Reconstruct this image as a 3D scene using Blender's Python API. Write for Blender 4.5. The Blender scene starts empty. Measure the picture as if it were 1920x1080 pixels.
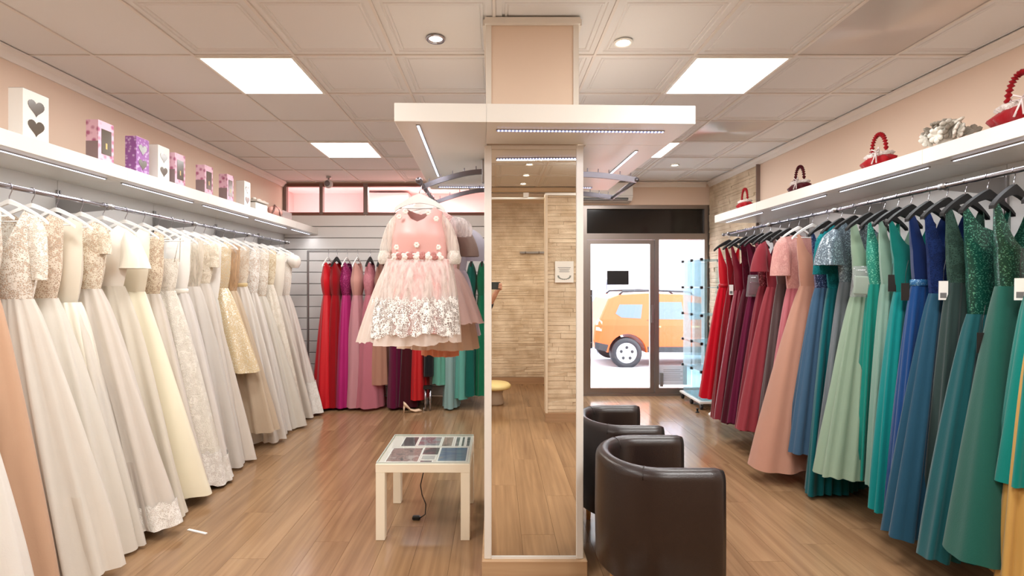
import bpy, math, random
import numpy as np

# ------------------------------------------------------------------ camera, world, light, exposure
scene = bpy.context.scene
COL = scene.collection
PI = math.pi
F_PX, VPX, VPY, CAM_Z = 940.0, 930.0, 534.0, 1.49
cam_d = bpy.data.cameras.new('camera')
cam_d.sensor_width = 36.0
cam_d.lens = F_PX / 1920.0 * 36.0
cam_d.shift_x = (960.0 - VPX) / 1920.0
cam_d.shift_y = -(540.0 - VPY) / 1920.0
cam_d.clip_start = 0.05
cam_d.clip_end = 200
cam = bpy.data.objects.new('camera', cam_d)
cam.location = (0, 0, CAM_Z)
cam.rotation_euler = (PI / 2, 0, 0)
COL.objects.link(cam)
scene.camera = cam

world = bpy.data.worlds.new('sky')
scene.world = world
world.use_nodes = True
wn = world.node_tree.nodes
wn['Background'].inputs[0].default_value = (0.86, 0.93, 1.0, 1)
wn['Background'].inputs[1].default_value = 9.0

vs = scene.view_settings
vs.view_transform = 'Standard'
vs.look = 'None'
vs.gamma = 1.0
vs.use_curve_mapping = False
vs.exposure = -0.1
scene.cycles.max_bounces = 6
scene.cycles.diffuse_bounces = 4
scene.cycles.glossy_bounces = 3
scene.cycles.transmission_bounces = 3
scene.cycles.transparent_max_bounces = 10
scene.cycles.caustics_reflective = False
scene.cycles.caustics_refractive = False
scene.cycles.sample_clamp_indirect = 6.0

PANEL_POWER = 24.0       # each LED ceiling panel
SPOT_POWER = 7.0         # each recessed spot
STRIP_POWER = 1.7        # each LED strip under the shelves

# ------------------------------------------------------------------ helpers
def srgb(r, g, b):
    def f(c):
        c = c / 255.0
        return c / 12.92 if c <= 0.04045 else ((c + 0.055) / 1.055) ** 2.4
    return (f(r), f(g), f(b), 1.0)

MATS = {}
def new_mat(key):
    m = bpy.data.materials.new(key)
    m.use_nodes = True
    return m, m.node_tree.nodes, m.node_tree.links, m.node_tree.nodes['Principled BSDF']

def plain(key, col, rough=0.6, metal=0.0, spec=0.5, coat=0.0, noise=0.0, nscale=8.0, bump=0.0, bscale=200.0):
    if key in MATS: return MATS[key]
    m, n, l, p = new_mat(key)
    c = srgb(*col)
    p.inputs['Base Color'].default_value = c
    p.inputs['Roughness'].default_value = rough
    p.inputs['Metallic'].default_value = metal
    p.inputs['Specular IOR Level'].default_value = spec
    p.inputs['Coat Weight'].default_value = coat
    tc = None
    if noise or bump:
        tc = n.new('ShaderNodeTexCoord')
    if noise:
        t = n.new('ShaderNodeTexNoise'); t.inputs['Scale'].default_value = nscale; t.inputs['Detail'].default_value = 4
        l.new(tc.outputs['Object'], t.inputs['Vector'])
        mr = n.new('ShaderNodeMapRange')
        mr.inputs['To Min'].default_value = 1 - noise; mr.inputs['To Max'].default_value = 1 + noise
        l.new(t.outputs['Fac'], mr.inputs['Value'])
        mx = n.new('ShaderNodeVectorMath'); mx.operation = 'SCALE'
        mx.inputs[0].default_value = c[:3]
        l.new(mr.outputs[0], mx.inputs['Scale'])
        l.new(mx.outputs[0], p.inputs['Base Color'])
    if bump:
        t2 = n.new('ShaderNodeTexNoise'); t2.inputs['Scale'].default_value = bscale; t2.inputs['Detail'].default_value = 3
        l.new(tc.outputs['Object'], t2.inputs['Vector'])
        b = n.new('ShaderNodeBump'); b.inputs['Strength'].default_value = bump; b.inputs['Distance'].default_value = 0.004
        l.new(t2.outputs['Fac'], b.inputs['Height'])
        l.new(b.outputs[0], p.inputs['Normal'])
    MATS[key] = m
    return m

def emit(key, col, strength):
    if key in MATS: return MATS[key]
    m = bpy.data.materials.new(key); m.use_nodes = True
    n, l = m.node_tree.nodes, m.node_tree.links
    n.remove(n['Principled BSDF'])
    e = n.new('ShaderNodeEmission')
    e.inputs[0].default_value = srgb(*col); e.inputs[1].default_value = strength
    l.new(e.outputs[0], n['Material Output'].inputs[0])
    MATS[key] = m
    return m

def glass(key, col=(255, 255, 255), ior=1.45, haze=0.0):
    """thin pane: mostly see-through, mirror reflection by fresnel"""
    if key in MATS: return MATS[key]
    m = bpy.data.materials.new(key); m.use_nodes = True
    n, l = m.node_tree.nodes, m.node_tree.links
    n.remove(n['Principled BSDF'])
    t = n.new('ShaderNodeBsdfTransparent'); t.inputs[0].default_value = srgb(*col)
    g = n.new('ShaderNodeBsdfGlossy'); g.inputs['Roughness'].default_value = 0.02
    lw = n.new('ShaderNodeLayerWeight')
    pw = n.new('ShaderNodeMath'); pw.operation = 'POWER'; pw.inputs[1].default_value = 4.0; l.new(lw.outputs['Facing'], pw.inputs[0])
    f = n.new('ShaderNodeMapRange'); f.inputs['To Min'].default_value = ((ior - 1) / (ior + 1)) ** 2; f.inputs['To Max'].default_value = 0.45
    l.new(pw.outputs[0], f.inputs['Value'])
    mx = n.new('ShaderNodeMixShader')
    l.new(f.outputs[0], mx.inputs[0]); l.new(t.outputs[0], mx.inputs[1]); l.new(g.outputs[0], mx.inputs[2])
    out = mx
    if haze:
        d = n.new('ShaderNodeBsdfDiffuse'); d.inputs[0].default_value = srgb(*col)
        m2 = n.new('ShaderNodeMixShader'); m2.inputs[0].default_value = haze
        l.new(mx.outputs[0], m2.inputs[1]); l.new(d.outputs[0], m2.inputs[2]); out = m2
    l.new(out.outputs[0], n['Material Output'].inputs[0])
    MATS[key] = m
    return m

def fabric(kind, col, col2=None):
    """tulle / chiffon / satin / lace / sequin / sheer cloth of one colour"""
    key = 'fabric_%s_%d_%d_%d' % ((kind,) + tuple(col)) + ('_%d_%d_%d' % tuple(col2) if col2 else '')
    if key in MATS: return MATS[key]
    m, n, l, p = new_mat(key)
    c = srgb(*col); c2 = srgb(*col2) if col2 else c
    tc = n.new('ShaderNodeTexCoord')
    def noise(scale, detail=3):
        t = n.new('ShaderNodeTexNoise'); t.inputs['Scale'].default_value = scale; t.inputs['Detail'].default_value = detail
        l.new(tc.outputs['Object'], t.inputs['Vector']); return t
    def bump(src, strength, dist):
        b = n.new('ShaderNodeBump'); b.inputs['Strength'].default_value = strength; b.inputs['Distance'].default_value = dist
        l.new(src, b.inputs['Height']); l.new(b.outputs[0], p.inputs['Normal'])
    def mixcol(fac, a, b):
        x = n.new('ShaderNodeMix'); x.data_type = 'RGBA'
        l.new(fac, x.inputs[0]); x.inputs[6].default_value = a; x.inputs[7].default_value = b
        return x.outputs[2]
    dark = tuple(v * (0.93 if kind in ('tulle', 'sheer') else 0.86) for v in c[:3]) + (1,)
    out = p.outputs[0]
    p.inputs['Roughness'].default_value = 0.85
    p.inputs['Specular IOR Level'].default_value = 0.2
    if kind in ('tulle', 'chiffon', 'sheer'):
        t = noise(14 if kind == 'tulle' else 6)
        l.new(mixcol(t.outputs['Fac'], dark, c), p.inputs['Base Color'])
        p.inputs['Sheen Weight'].default_value = 0.25
        bump(noise(160, 2).outputs['Fac'], 0.25, 0.003)
        tr = n.new('ShaderNodeBsdfTranslucent'); tr.inputs[0].default_value = c
        mx = n.new('ShaderNodeMixShader'); mx.inputs[0].default_value = 0.35 if kind == 'tulle' else 0.22
        l.new(out, mx.inputs[1]); l.new(tr.outputs[0], mx.inputs[2]); out = mx.outputs[0]
        if kind == 'sheer':
            ta = n.new('ShaderNodeBsdfTransparent')
            m2 = n.new('ShaderNodeMixShader')
            mp = n.new('ShaderNodeMapping'); mp.inputs['Scale'].default_value = (1, 1, 0.06)
            t3 = noise(55, 3); l.new(tc.outputs['Object'], mp.inputs[0]); l.new(mp.outputs[0], t3.inputs['Vector'])
            mr = n.new('ShaderNodeMapRange')
            mr.inputs['From Min'].default_value = 0.35; mr.inputs['From Max'].default_value = 0.65
            mr.inputs['To Min'].default_value = 0.25; mr.inputs['To Max'].default_value = 0.8
            l.new(t3.outputs['Fac'], mr.inputs['Value']); l.new(mr.outputs[0], m2.inputs[0])
            l.new(ta.outputs[0], m2.inputs[1]); l.new(out, m2.inputs[2]); out = m2.outputs[0]
    elif kind == 'satin':
        t = noise(4)
        l.new(mixcol(t.outputs['Fac'], dark, c), p.inputs['Base Color'])
        p.inputs['Roughness'].default_value = 0.38
        p.inputs['Specular IOR Level'].default_value = 0.5
        p.inputs['Sheen Weight'].default_value = 0.15
    elif kind in ('lace', 'lacesheer'):
        v = n.new('ShaderNodeTexVoronoi'); v.feature = 'DISTANCE_TO_EDGE'; v.inputs['Scale'].default_value = 105
        wv = noise(30, 4)
        va = n.new('ShaderNodeVectorMath'); va.operation = 'MULTIPLY_ADD'
        va.inputs[1].default_value = (0.012, 0.012, 0.012)
        l.new(wv.outputs['Color'], va.inputs[0]); l.new(tc.outputs['Object'], va.inputs[2])
        l.new(va.outputs[0], v.inputs['Vector'])
        ns = noise(22, 5); ns.inputs['Distortion'].default_value = 1.6
        c2 = tuple(0.62 * q + 0.38 * w for q, w in zip(c2, c))
        a = n.new('ShaderNodeMath'); a.operation = 'MULTIPLY_ADD'; a.inputs[1].default_value = 1.1; a.inputs[2].default_value = 0.0
        l.new(v.outputs['Distance'], a.inputs[0])
        r = n.new('ShaderNodeMath'); r.operation = 'SUBTRACT'; l.new(ns.outputs['Fac'], r.inputs[0]); l.new(a.outputs[0], r.inputs[1])
        mr = n.new('ShaderNodeMapRange'); mr.inputs['From Min'].default_value = 0.24; mr.inputs['From Max'].default_value = 0.40
        l.new(r.outputs[0], mr.inputs['Value'])
        l.new(mixcol(mr.outputs[0], c2, c), p.inputs['Base Color'])
        bump(mr.outputs[0], 0.8, 0.004)
        if kind == 'lacesheer':
            ta = n.new('ShaderNodeBsdfTransparent'); m2 = n.new('ShaderNodeMixShader')
            l.new(mr.outputs[0], m2.inputs[0]); l.new(ta.outputs[0], m2.inputs[1]); l.new(out, m2.inputs[2]); out = m2.outputs[0]
    elif kind == 'sequin':
        v = n.new('ShaderNodeTexVoronoi'); v.inputs['Scale'].default_value = 230
        l.new(tc.outputs['Object'], v.inputs['Vector'])
        sp = n.new('ShaderNodeSeparateColor'); l.new(v.outputs['Color'], sp.inputs[0])
        mr = n.new('ShaderNodeMapRange'); mr.inputs['From Min'].default_value = 0.80; mr.inputs['From Max'].default_value = 0.92
        l.new(sp.outputs[0], mr.inputs['Value'])
        lite = tuple(min(1, v_ * 1.6 + 0.12) for v_ in c2[:3]) + (1,)
        l.new(mixcol(mr.outputs[0], c, lite), p.inputs['Base Color'])
        mm = n.new('ShaderNodeMath'); mm.operation = 'MULTIPLY'; mm.inputs[1].default_value = 0.85
        l.new(mr.outputs[0], mm.inputs[0]); l.new(mm.outputs[0], p.inputs['Metallic'])
        p.inputs['Roughness'].default_value = 0.3
        p.inputs['Specular IOR Level'].default_value = 0.5
        bump(sp.outputs[1], 0.9, 0.006)
    l.new(out, n['Material Output'].inputs[0])
    MATS[key] = m
    return m

class MB:
    """collects geometry for one mesh object"""
    def __init__(s): s.v, s.f = [], []
    def add(s, vs, fs):
        o = len(s.v); s.v.extend(vs); s.f.extend([tuple(i + o for i in f) for f in fs]); return s
    def box(s, x0, x1, y0, y1, z0, z1):
        return s.add([(x0, y0, z0), (x1, y0, z0), (x1, y1, z0), (x0, y1, z0), (x0, y0, z1), (x1, y0, z1), (x1, y1, z1), (x0, y1, z1)],
                     [(0, 3, 2, 1), (4, 5, 6, 7), (0, 1, 5, 4), (1, 2, 6, 5), (2, 3, 7, 6), (3, 0, 4, 7)])
    def rbox(s, x0, x1, y0, y1, z0, z1, r):
        """box with chamfered vertical and horizontal edges"""
        rings = []
        for z, k in ((z0, r), (z0 + r, 0), (z1 - r, 0), (z1, r)):
            a, b, c, d = x0 + k, x1 - k, y0 + k, y1 - k
            rr = r if k == 0 else r * 0.6
            rings.append([(a + rr, c, z), (b - rr, c, z), (b, c + rr, z), (b, d - rr, z), (b - rr, d, z), (a + rr, d, z), (a, d - rr, z), (a, c + rr, z)])
        return s.loft(rings, True, True)
    def loft(s, rings, cap0=False, cap1=False, closed=True):
        n = len(rings[0]); o = len(s.v)
        for r in rings: s.v.extend([tuple(p) for p in r])
        for i in range(len(rings) - 1):
            for j in range(n if closed else n - 1):
                k = (j + 1) % n
                s.f.append((o + i * n + j, o + i * n + k, o + (i + 1) * n + k, o + (i + 1) * n + j))
        if cap0: s.f.append(tuple(o + j for j in reversed(range(n))))
        if cap1: s.f.append(tuple(o + (len(rings) - 1) * n + j for j in range(n)))
        return s
    def tube(s, pts, r, n=8, caps=True):
        pts = [np.array(p, float) for p in pts]
        rs = r if hasattr(r, '__len__') else [r] * len(pts)
        up = None; rings = []
        for i, p in enumerate(pts):
            t = pts[min(i + 1, len(pts) - 1)] - pts[max(i - 1, 0)]
            t = t / (np.linalg.norm(t) + 1e-9)
            if up is None:
                h = np.array((0, 0, 1.0)) if abs(t[2]) < 0.9 else np.array((1.0, 0, 0))
                up = np.cross(np.cross(t, h), t)
            up = up - t * np.dot(up, t); up /= np.linalg.norm(up) + 1e-9
            sd = np.cross(t, up)
            rings.append([tuple(p + rs[i] * (math.cos(a) * up + math.sin(a) * sd)) for a in [2 * PI * k / n for k in range(n)]])
        return s.loft(rings, caps, caps)
    def lathe(s, prof, n=20, c=(0, 0, 0), cap0=False, cap1=False):
        return s.loft([[(c[0] + r * math.cos(2 * PI * k / n), c[1] + r * math.sin(2 * PI * k / n), c[2] + z) for k in range(n)] for r, z in prof], cap0, cap1)
    def prism(s, poly, axis, a, b):
        """poly of 2-D points swept along axis ('x','y','z') from a to b"""
        def P(u, w, t):
            return {'x': (t, u, w), 'y': (u, t, w), 'z': (u, w, t)}[axis]
        return s.loft([[P(u, w, a) for u, w in poly], [P(u, w, b) for u, w in poly]], True, True)
    def ball(s, c, r, n=10, m=7, sq=(1, 1, 1)):
        rings = []
        for i in range(m + 1):
            t = PI * i / m
            rr = max(math.sin(t), 0.02) * r
            rings.append([(c[0] + sq[0] * rr * math.cos(2 * PI * k / n), c[1] + sq[1] * rr * math.sin(2 * PI * k / n), c[2] - sq[2] * r * math.cos(t)) for k in range(n)])
        return s.loft(rings, True, True)
    def mesh(s, name, mat, smooth=False):
        me = bpy.data.meshes.new(name)
        me.from_pydata([tuple(map(float, p)) for p in s.v], [], s.f)
        if mat: me.materials.append(mat)
        if smooth: me.polygons.foreach_set('use_smooth', [True] * len(me.polygons))
        me.update()
        return me
    def build(s, name, mat, parent=None, smooth=False, loc=None):
        return put(name, s.mesh(name, mat, smooth), parent, loc)

def put(name, me, parent=None, loc=None, rot=None, scale=None):
    o = bpy.data.objects.new(name, me)
    COL.objects.link(o)
    if parent: o.parent = parent
    if loc: o.location = loc
    if rot: o.rotation_euler = rot
    if scale: o.scale = scale
    return o

def tag(o, label=None, cat=None, group=None, kind=None):
    if label: o['label'] = label
    if cat: o['category'] = cat
    if group: o['group'] = group
    if kind: o['kind'] = kind
    return o

def thing(name, label, cat, loc=(0, 0, 0), rz=0.0, group=None):
    o = bpy.data.objects.new(name, None)
    o.empty_display_size = 0.05
    COL.objects.link(o)
    o.location = loc; o.rotation_euler = (0, 0, rz)
    return tag(o, label, cat, group)

def struct(name, mb, mat, smooth=False):
    return tag(mb.build(name, mat, None, smooth), kind='structure')

def lamp(name, kind, loc, power, color=(1, 1, 1), size=0.1, size_y=None, rot=(0, 0, 0), parent=None, spread=None, blend=None, angle=None):
    d = bpy.data.lights.new(name, kind)
    d.energy = power; d.color = color
    if kind == 'AREA':
        d.shape = 'RECTANGLE' if size_y else 'DISK'
        d.size = size
        if size_y: d.size_y = size_y
        if spread: d.spread = spread
    elif kind == 'SPOT':
        d.shadow_soft_size = size
        d.spot_size = angle or 2.0; d.spot_blend = blend or 0.6
    else:
        d.shadow_soft_size = size
    o = bpy.data.objects.new(name, d)
    COL.objects.link(o)
    if parent: o.parent = parent
    o.location = loc; o.rotation_euler = rot
    return o

# common materials
M_WHITE = plain('white_laminate', (240, 238, 232), 0.35)
M_WHITE_G = plain('white_gloss', (232, 228, 221), 0.28)
M_RACK = plain('rack_steel', (118, 114, 120), 0.34, metal=1.0)
M_CEIL = plain('ceiling_plaster', (226, 223, 221), 0.85, bump=0.12, bscale=300)
M_PEACH = plain('peach_paint', (228, 204, 184), 0.8, noise=0.02, nscale=2, bump=0.05, bscale=150)
M_CORN = plain('cornice_white', (232, 224, 216), 0.7)
M_CHROME = plain('chrome', (172, 170, 178), 0.2, metal=1.0)
M_STEEL = plain('brushed_steel', (165, 163, 162), 0.36, metal=1.0)
M_ALU = plain('door_aluminium', (150, 140, 134), 0.34, metal=0.85)
M_BLACK = plain('black_plastic', (16, 16, 17), 0.4)
M_LED = emit('led_strip', (226, 232, 255), 4.0)
M_PANEL = emit('led_panel', (255, 252, 246), 6.0)
M_BULB = emit('spot_bulb', (255, 244, 225), 14.0)
M_GLASS = glass('window_glass')
M_PINKROOM = plain('pink_paint', (248, 204, 202), 0.8)

# ------------------------------------------------------------------ room dimensions
XL, XR = -2.85, 2.87
YB, YF = 6.72, -2.42        # far wall (entrance), wall behind the viewer
H = 2.86
# ------------------------------------------------------------------ floor: laminate planks laid along the room
def wood_mat(key, c1, c2, rough, along='y', sc=1.0):
    if key in MATS: return MATS[key]
    m, n, l, p = new_mat(key)
    tc = n.new('ShaderNodeTexCoord'); oi = n.new('ShaderNodeObjectInfo')
    off = n.new('ShaderNodeVectorMath'); off.operation = 'SCALE'; off.inputs[0].default_value = (31, 17, 9)
    l.new(oi.outputs['Random'], off.inputs['Scale'])
    ad = n.new('ShaderNodeVectorMath'); ad.operation = 'ADD'
    l.new(tc.outputs['Object'], ad.inputs[0]); l.new(off.outputs[0], ad.inputs[1])
    def grain(sx, sy, det, dist):
        mp = n.new('ShaderNodeMapping'); mp.inputs['Scale'].default_value = (sx, sy, sx) if along == 'y' else (sy, sx, sx)
        l.new(ad.outputs[0], mp.inputs[0])
        t = n.new('ShaderNodeTexNoise'); t.inputs['Scale'].default_value = sc; t.inputs['Detail'].default_value = det
        t.inputs['Distortion'].default_value = dist
        l.new(mp.outputs[0], t.inputs['Vector']); return t.outputs['Fac']
    g1 = grain(30, 1.1, 6, 0.5); g2 = grain(7, 0.7, 4, 1.0)
    a = n.new('ShaderNodeMath'); a.operation = 'MULTIPLY_ADD'; a.inputs[1].default_value = 0.55
    l.new(g1, a.inputs[0])
    b = n.new('ShaderNodeMath'); b.operation = 'MULTIPLY'; b.inputs[1].default_value = 0.45; l.new(g2, b.inputs[0]); l.new(b.outputs[0], a.inputs[2])
    r2 = n.new('ShaderNodeMath'); r2.operation = 'MULTIPLY_ADD'; r2.inputs[1].default_value = 0.09; r2.inputs[2].default_value = -0.045
    l.new(oi.outputs['Random'], r2.inputs[0])
    s = n.new('ShaderNodeMath'); s.operation = 'ADD'; l.new(a.outputs[0], s.inputs[0]); l.new(r2.outputs[0], s.inputs[1])
    cr = n.new('ShaderNodeValToRGB')
    cr.color_ramp.elements[0].position = 0.28; cr.color_ramp.elements[0].color = srgb(*c1)
    cr.color_ramp.elements[1].position = 0.70; cr.color_ramp.elements[1].color = srgb(*c2)
    l.new(s.outputs[0], cr.inputs[0]); l.new(cr.outputs[0], p.inputs['Base Color'])
    p.inputs['Roughness'].default_value = rough
    bp = n.new('ShaderNodeBump'); bp.inputs['Strength'].default_value = 0.03; bp.inputs['Distance'].default_value = 0.002
    l.new(g1, bp.inputs['Height']); l.new(bp.outputs[0], p.inputs['Normal'])
    MATS[key] = m
    return m
M_FLOOR = wood_mat('oak_laminate', (120, 90, 64), (166, 132, 98), 0.17)
M_PLINTH = wood_mat('oak_plinth', (172, 136, 100), (204, 172, 136), 0.5, along='x')
floor = struct('floor', MB().box(XL, XR, YF, YB, -0.06, -0.012), plain('floor_gap', (70, 50, 36), 0.8))
PW, PL = 0.2, 1.29
plank_me = MB().box(-0.4985, 0.4985, -0.4994, 0.4994, -0.012, 0.0).mesh('plank', M_FLOOR)
def plank_mesh(w, L, cache={}):
    k = (round(w, 3), round(L, 3))
    if k not in cache:
        g = 0.0007
        cache[k] = MB().box(-w / 2 + g, w / 2 - g, -L / 2 + g, L / 2 - g, -0.012, 0.0).mesh('plank', M_FLOOR)
    return cache[k]
rng = random.Random(4)
x = XL; ci = 0
while x < XR - 0.01:
    w = min(PW, XR - x)
    y = YF - (0.43 * ci % 1.0) * PL
    while y < YB - 0.01:
        a, b = max(y, YF), min(y + PL, YB)
        if b - a > 0.03:
            put('plank', plank_mesh(w, b - a), floor, (x + w / 2, (a + b) / 2, 0))
        y += PL
    x += PW; ci += 1

# ------------------------------------------------------------------ ceiling: 60 cm plaster tiles in a grid
ceiling = struct('ceiling', MB().box(XL, XR, YF, YB, H + 0.03, H + 0.09), plain('ceiling_void', (190, 180, 172), 0.9))
GX = [XL] + [-2.41 + 0.6 * k for k in range(9)] + [XR]
GY = [YF] + [-1.8 + 0.6 * k for k in range(15)] + [YB]
def tile_mesh(w, d, framed, cache={}):
    k = (round(w, 3), round(d, 3), framed)
    if k in cache: return cache[k]
    g = 0.009
    mb = MB()
    hx, hy = w / 2 - g, d / 2 - g
    prof = [(0, 0.028), (0, 0.006)]
    if framed:
        prof += [(0.030, 0.006), (0.034, 0.013), (0.044, 0.013), (0.048, 0.008), (0.056, 0.008), (0.060, 0.014), (0.066, 0.010)]
    else:
        prof += [(0.012, 0.006)]
    rings = [[(-hx + i, -hy + i, z), (-hx + i, hy - i, z), (hx - i, hy - i, z), (hx - i, -hy + i, z)] for i, z in prof]
    mb.loft(rings, False, True)
    cache[k] = mb.mesh('tile', M_CEIL)
    return cache[k]
LIGHT_CELLS = {(i, j) for i in (2, 7) for j in (9, 12, 6, 3)}   # LED panels, two rows along the room
VENT_CELLS = {(8, 8), (8, 11)}
for i in range(len(GX) - 1):
    for j in range(len(GY) - 1):
        w, d = GX[i + 1] - GX[i], GY[j + 1] - GY[j]
        if (i, j) in LIGHT_CELLS or (i, j) in VENT_CELLS: continue
        cx, cy = (GX[i] + GX[i + 1]) / 2, (GY[j] + GY[j + 1]) / 2
        framed = not (i <= 2 and j >= 9) and not (i <= 1)
        put('tile', tile_mesh(w, d, framed), ceiling, (cx, cy, H))
runner_m = plain('grid_white', (226, 218, 211), 0.6)
for gx in GX[1:-1]:
    MB().box(gx - 0.008, gx + 0.008, YF, YB, H - 0.001, H + 0.02).build('grid_runner', runner_m, ceiling)
for gy in GY[1:-1]:
    MB().box(XL, XR, gy - 0.007, gy + 0.007, H - 0.0005, H + 0.02).build('grid_runner', runner_m, ceiling)
# LED panels
WHERE = {(2, 9): 'square LED ceiling panel above the front white bridal gowns', (2, 12): 'square LED ceiling panel nearest the clerestory windows',
         (7, 9): 'square LED ceiling panel nearest the coloured gowns and silver posy', (7, 12): 'square LED ceiling panel beside the far corner of the pillar canopy',
         (2, 6): 'square LED ceiling panel overhead on the bridal side, outside the view', (7, 6): 'square LED ceiling panel overhead on the evening gown side, outside the view',
         (2, 3): 'square LED ceiling panel behind the viewer on the bridal side', (7, 3): 'square LED ceiling panel behind the viewer above the fitting room'}
for c in sorted(LIGHT_CELLS):
    i, j = c
    cx, cy = (GX[i] + GX[i + 1]) / 2, (GY[j] + GY[j + 1]) / 2
    t = thing('ceiling_light', WHERE[c], 'ceiling light', (cx, cy, H), 0, 'LED panels in the ceiling grid')
    o, q = 0.292, 0.276
    mb = MB()
    for (a, b, cc, d) in ((-o, o, -o, -q), (-o, o, q, o), (-o, -q, -q, q), (q, o, -q, q)):
        mb.box(a, b, cc, d, -0.006, 0.02)
    mb.build('frame', M_WHITE, t)
    MB().box(-q, q, -q, q, 0.0, 0.012).build('diffuser', M_PANEL, t)
    lamp('panel_light', 'AREA', (0, 0, -0.012), PANEL_POWER * (1.0 if j > 6 else 1.55), (1.0, 0.99, 0.975), 0.54, 0.54, parent=t)
# round-swirl metal air diffusers
mv, n, l, p = new_mat('swirl_steel')
p.inputs['Base Color'].default_value = srgb(204, 196, 190); p.inputs['Metallic'].default_value = 0.6
p.inputs['Roughness'].default_value = 0.34; p.inputs['Anisotropic'].default_value = 0.9; p.inputs['Anisotropic Rotation'].default_value = 0.25
tg = n.new('ShaderNodeTangent'); tg.direction_type = 'RADIAL'; tg.axis = 'Z'; l.new(tg.outputs[0], p.inputs['Tangent'])
for (i, j) in sorted(VENT_CELLS):
    cx, cy = (GX[i] + GX[i + 1]) / 2, (GY[j] + GY[j + 1]) / 2
    t = thing('air_diffuser', {8: 'large brushed metal ceiling air diffuser with radial sheen above the silver posy', 11: 'smaller looking distant brushed metal air diffuser in the ceiling'}[j], 'air vent', (cx, cy, H), 0, 'metal diffusers in the ceiling')
    MB().lathe([(0.004, 0.0), (0.08, 0.0), (0.16, 0.001), (0.26, 0.003)], 48, cap0=True).build('disc', mv, t, True)
    mb = MB(); rings = []
    for r_, z_ in ((0.26, 0.003), (0.292, 0.004)):
        ring = []
        for k in range(48):
            a = 2 * PI * k / 48; ca, sa = math.cos(a), math.sin(a)
            f = 1.0 if r_ < 0.28 else min(1 / max(abs(ca), abs(sa)), 1.4143)
            ring.append((r_ * f * ca, r_ * f * sa, z_))
        rings.append(ring)
    mb.loft(rings).build('plate', mv, t, True)

# ------------------------------------------------------------------ walls
wl = struct('wall_left', MB().box(XL - 0.12, XL, YF - 0.12, YB + 0.14, -0.06, H + 0.09), M_PEACH)
wr = struct('wall_right', MB().box(XR, XR + 0.12, YF - 0.12, YB + 0.14, -0.06, H + 0.09), M_PEACH)
wf = struct('wall_front', MB().box(XL - 0.12, XR + 0.12, YF - 0.12, YF, -0.06, H + 0.09), plain('beige_wall', (222, 196, 164), 0.8))
DX0, DX1, DZ = 1.15, 2.87, 2.56       # entrance opening
WZ0 = 2.43                            # clerestory sill
mb = MB()
mb.box(XL, DX0, YB, YB + 0.14, -0.06, WZ0)
mb.box(DX0 - 0.45, DX0, YB, YB + 0.14, WZ0, H + 0.09)
mb.box(DX0, DX1, YB, YB + 0.14, DZ, H + 0.09)
mb.box(XL, DX0, YB, YB + 0.14, H - 0.02, H + 0.09)
wb = struct('wall_back', mb, M_PEACH)
# cornices
CP = [(0, 0), (0.062, 0), (0.058, -0.012), (0.03, -0.028), (0.018, -0.052), (0.012, -0.062), (0, -0.062)]
struct('trim_1', MB().prism([(XL + u, H + w) for u, w in CP], 'y', YF, YB), M_CORN)
struct('trim_2', MB().prism([(XR - u, H + w) for u, w in CP], 'y', YF, YB), M_CORN)
struct('trim_3', MB().prism([(YB - u, H + w) for u, w in CP], 'x', DX0 - 0.45, XR - 0.062), M_CORN)
struct('trim_4', MB().prism([(YF + u, H + w) for u, w in CP], 'x', XL + 0.062, XR - 0.062), M_CORN)
# skirting on the walls
M_SKIRT = wood_mat('oak_skirting', (150, 116, 86), (184, 148, 114), 0.5, along='x')
struct('baseboard_front', MB().box(XL, XR, YF + 0.035, YF + 0.055, 0, 0.1), M_SKIRT)

# white wall panels with slotted uprights behind the two garment rails
LSEAM = [1.42, 2.33, 3.24, 4.15, 5.06, 5.97, 6.71]
RSEAM = [1.02, 1.91, 2.80, 3.69, 4.58, 5.46]
M_WPANEL = plain('white_wall_panel', (232, 232, 230), 0.4)
for seams, x0, s, par in ((LSEAM, XL, 1, wl), (RSEAM, XR, -1, wr)):
    for a, b in zip(seams[:-1], seams[1:]):
        xs = sorted((x0, x0 + s * 0.016))
        MB().box(xs[0], xs[1], a + 0.002, b - 0.002, 0.0, 2.236).build('wall_panel', M_WPANEL, par)
    for a in seams[1:-1]:
        xs = sorted((x0 + s * 0.014, x0 + s * 0.03))
        m_ = MB().box(xs[0], xs[1], a - 0.013, a - 0.004, 0.0, 2.1).box(xs[0], xs[1], a + 0.004, a + 0.013, 0.0, 2.1)
        for k in range(28):
            z = 0.1 + k * 0.07
            m_.box(xs[0], xs[1] - 0.002, a - 0.006, a + 0.006, z, z + 0.03)
        m_.build('slotted_upright', M_STEEL, par)

# far wall: horizontal slat boards below the clerestory
M_SLAT = plain('slat_white', (228, 224, 220), 0.45)
SL_X0, SL_X1, SP = XL + 0.02, DX0 - 0.03, 0.153
k = 0
z = WZ0 - 0.012
struct('trim_5', MB().box(SL_X0, SL_X1, YB - 0.006, YB, 0, WZ0 - 0.012), plain('slat_groove', (120, 112, 108), 0.8))
while z > 0.02:
    z0 = max(z - SP + 0.010, 0.0)
    MB().add([], []).prism([(YB - 0.020, z0), (YB - 0.006, z0), (YB - 0.006, z), (YB - 0.014, z), (YB - 0.020, z - 0.006)], 'x', SL_X0, SL_X1).build('slat', M_SLAT, wb)
    z -= SP
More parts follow.
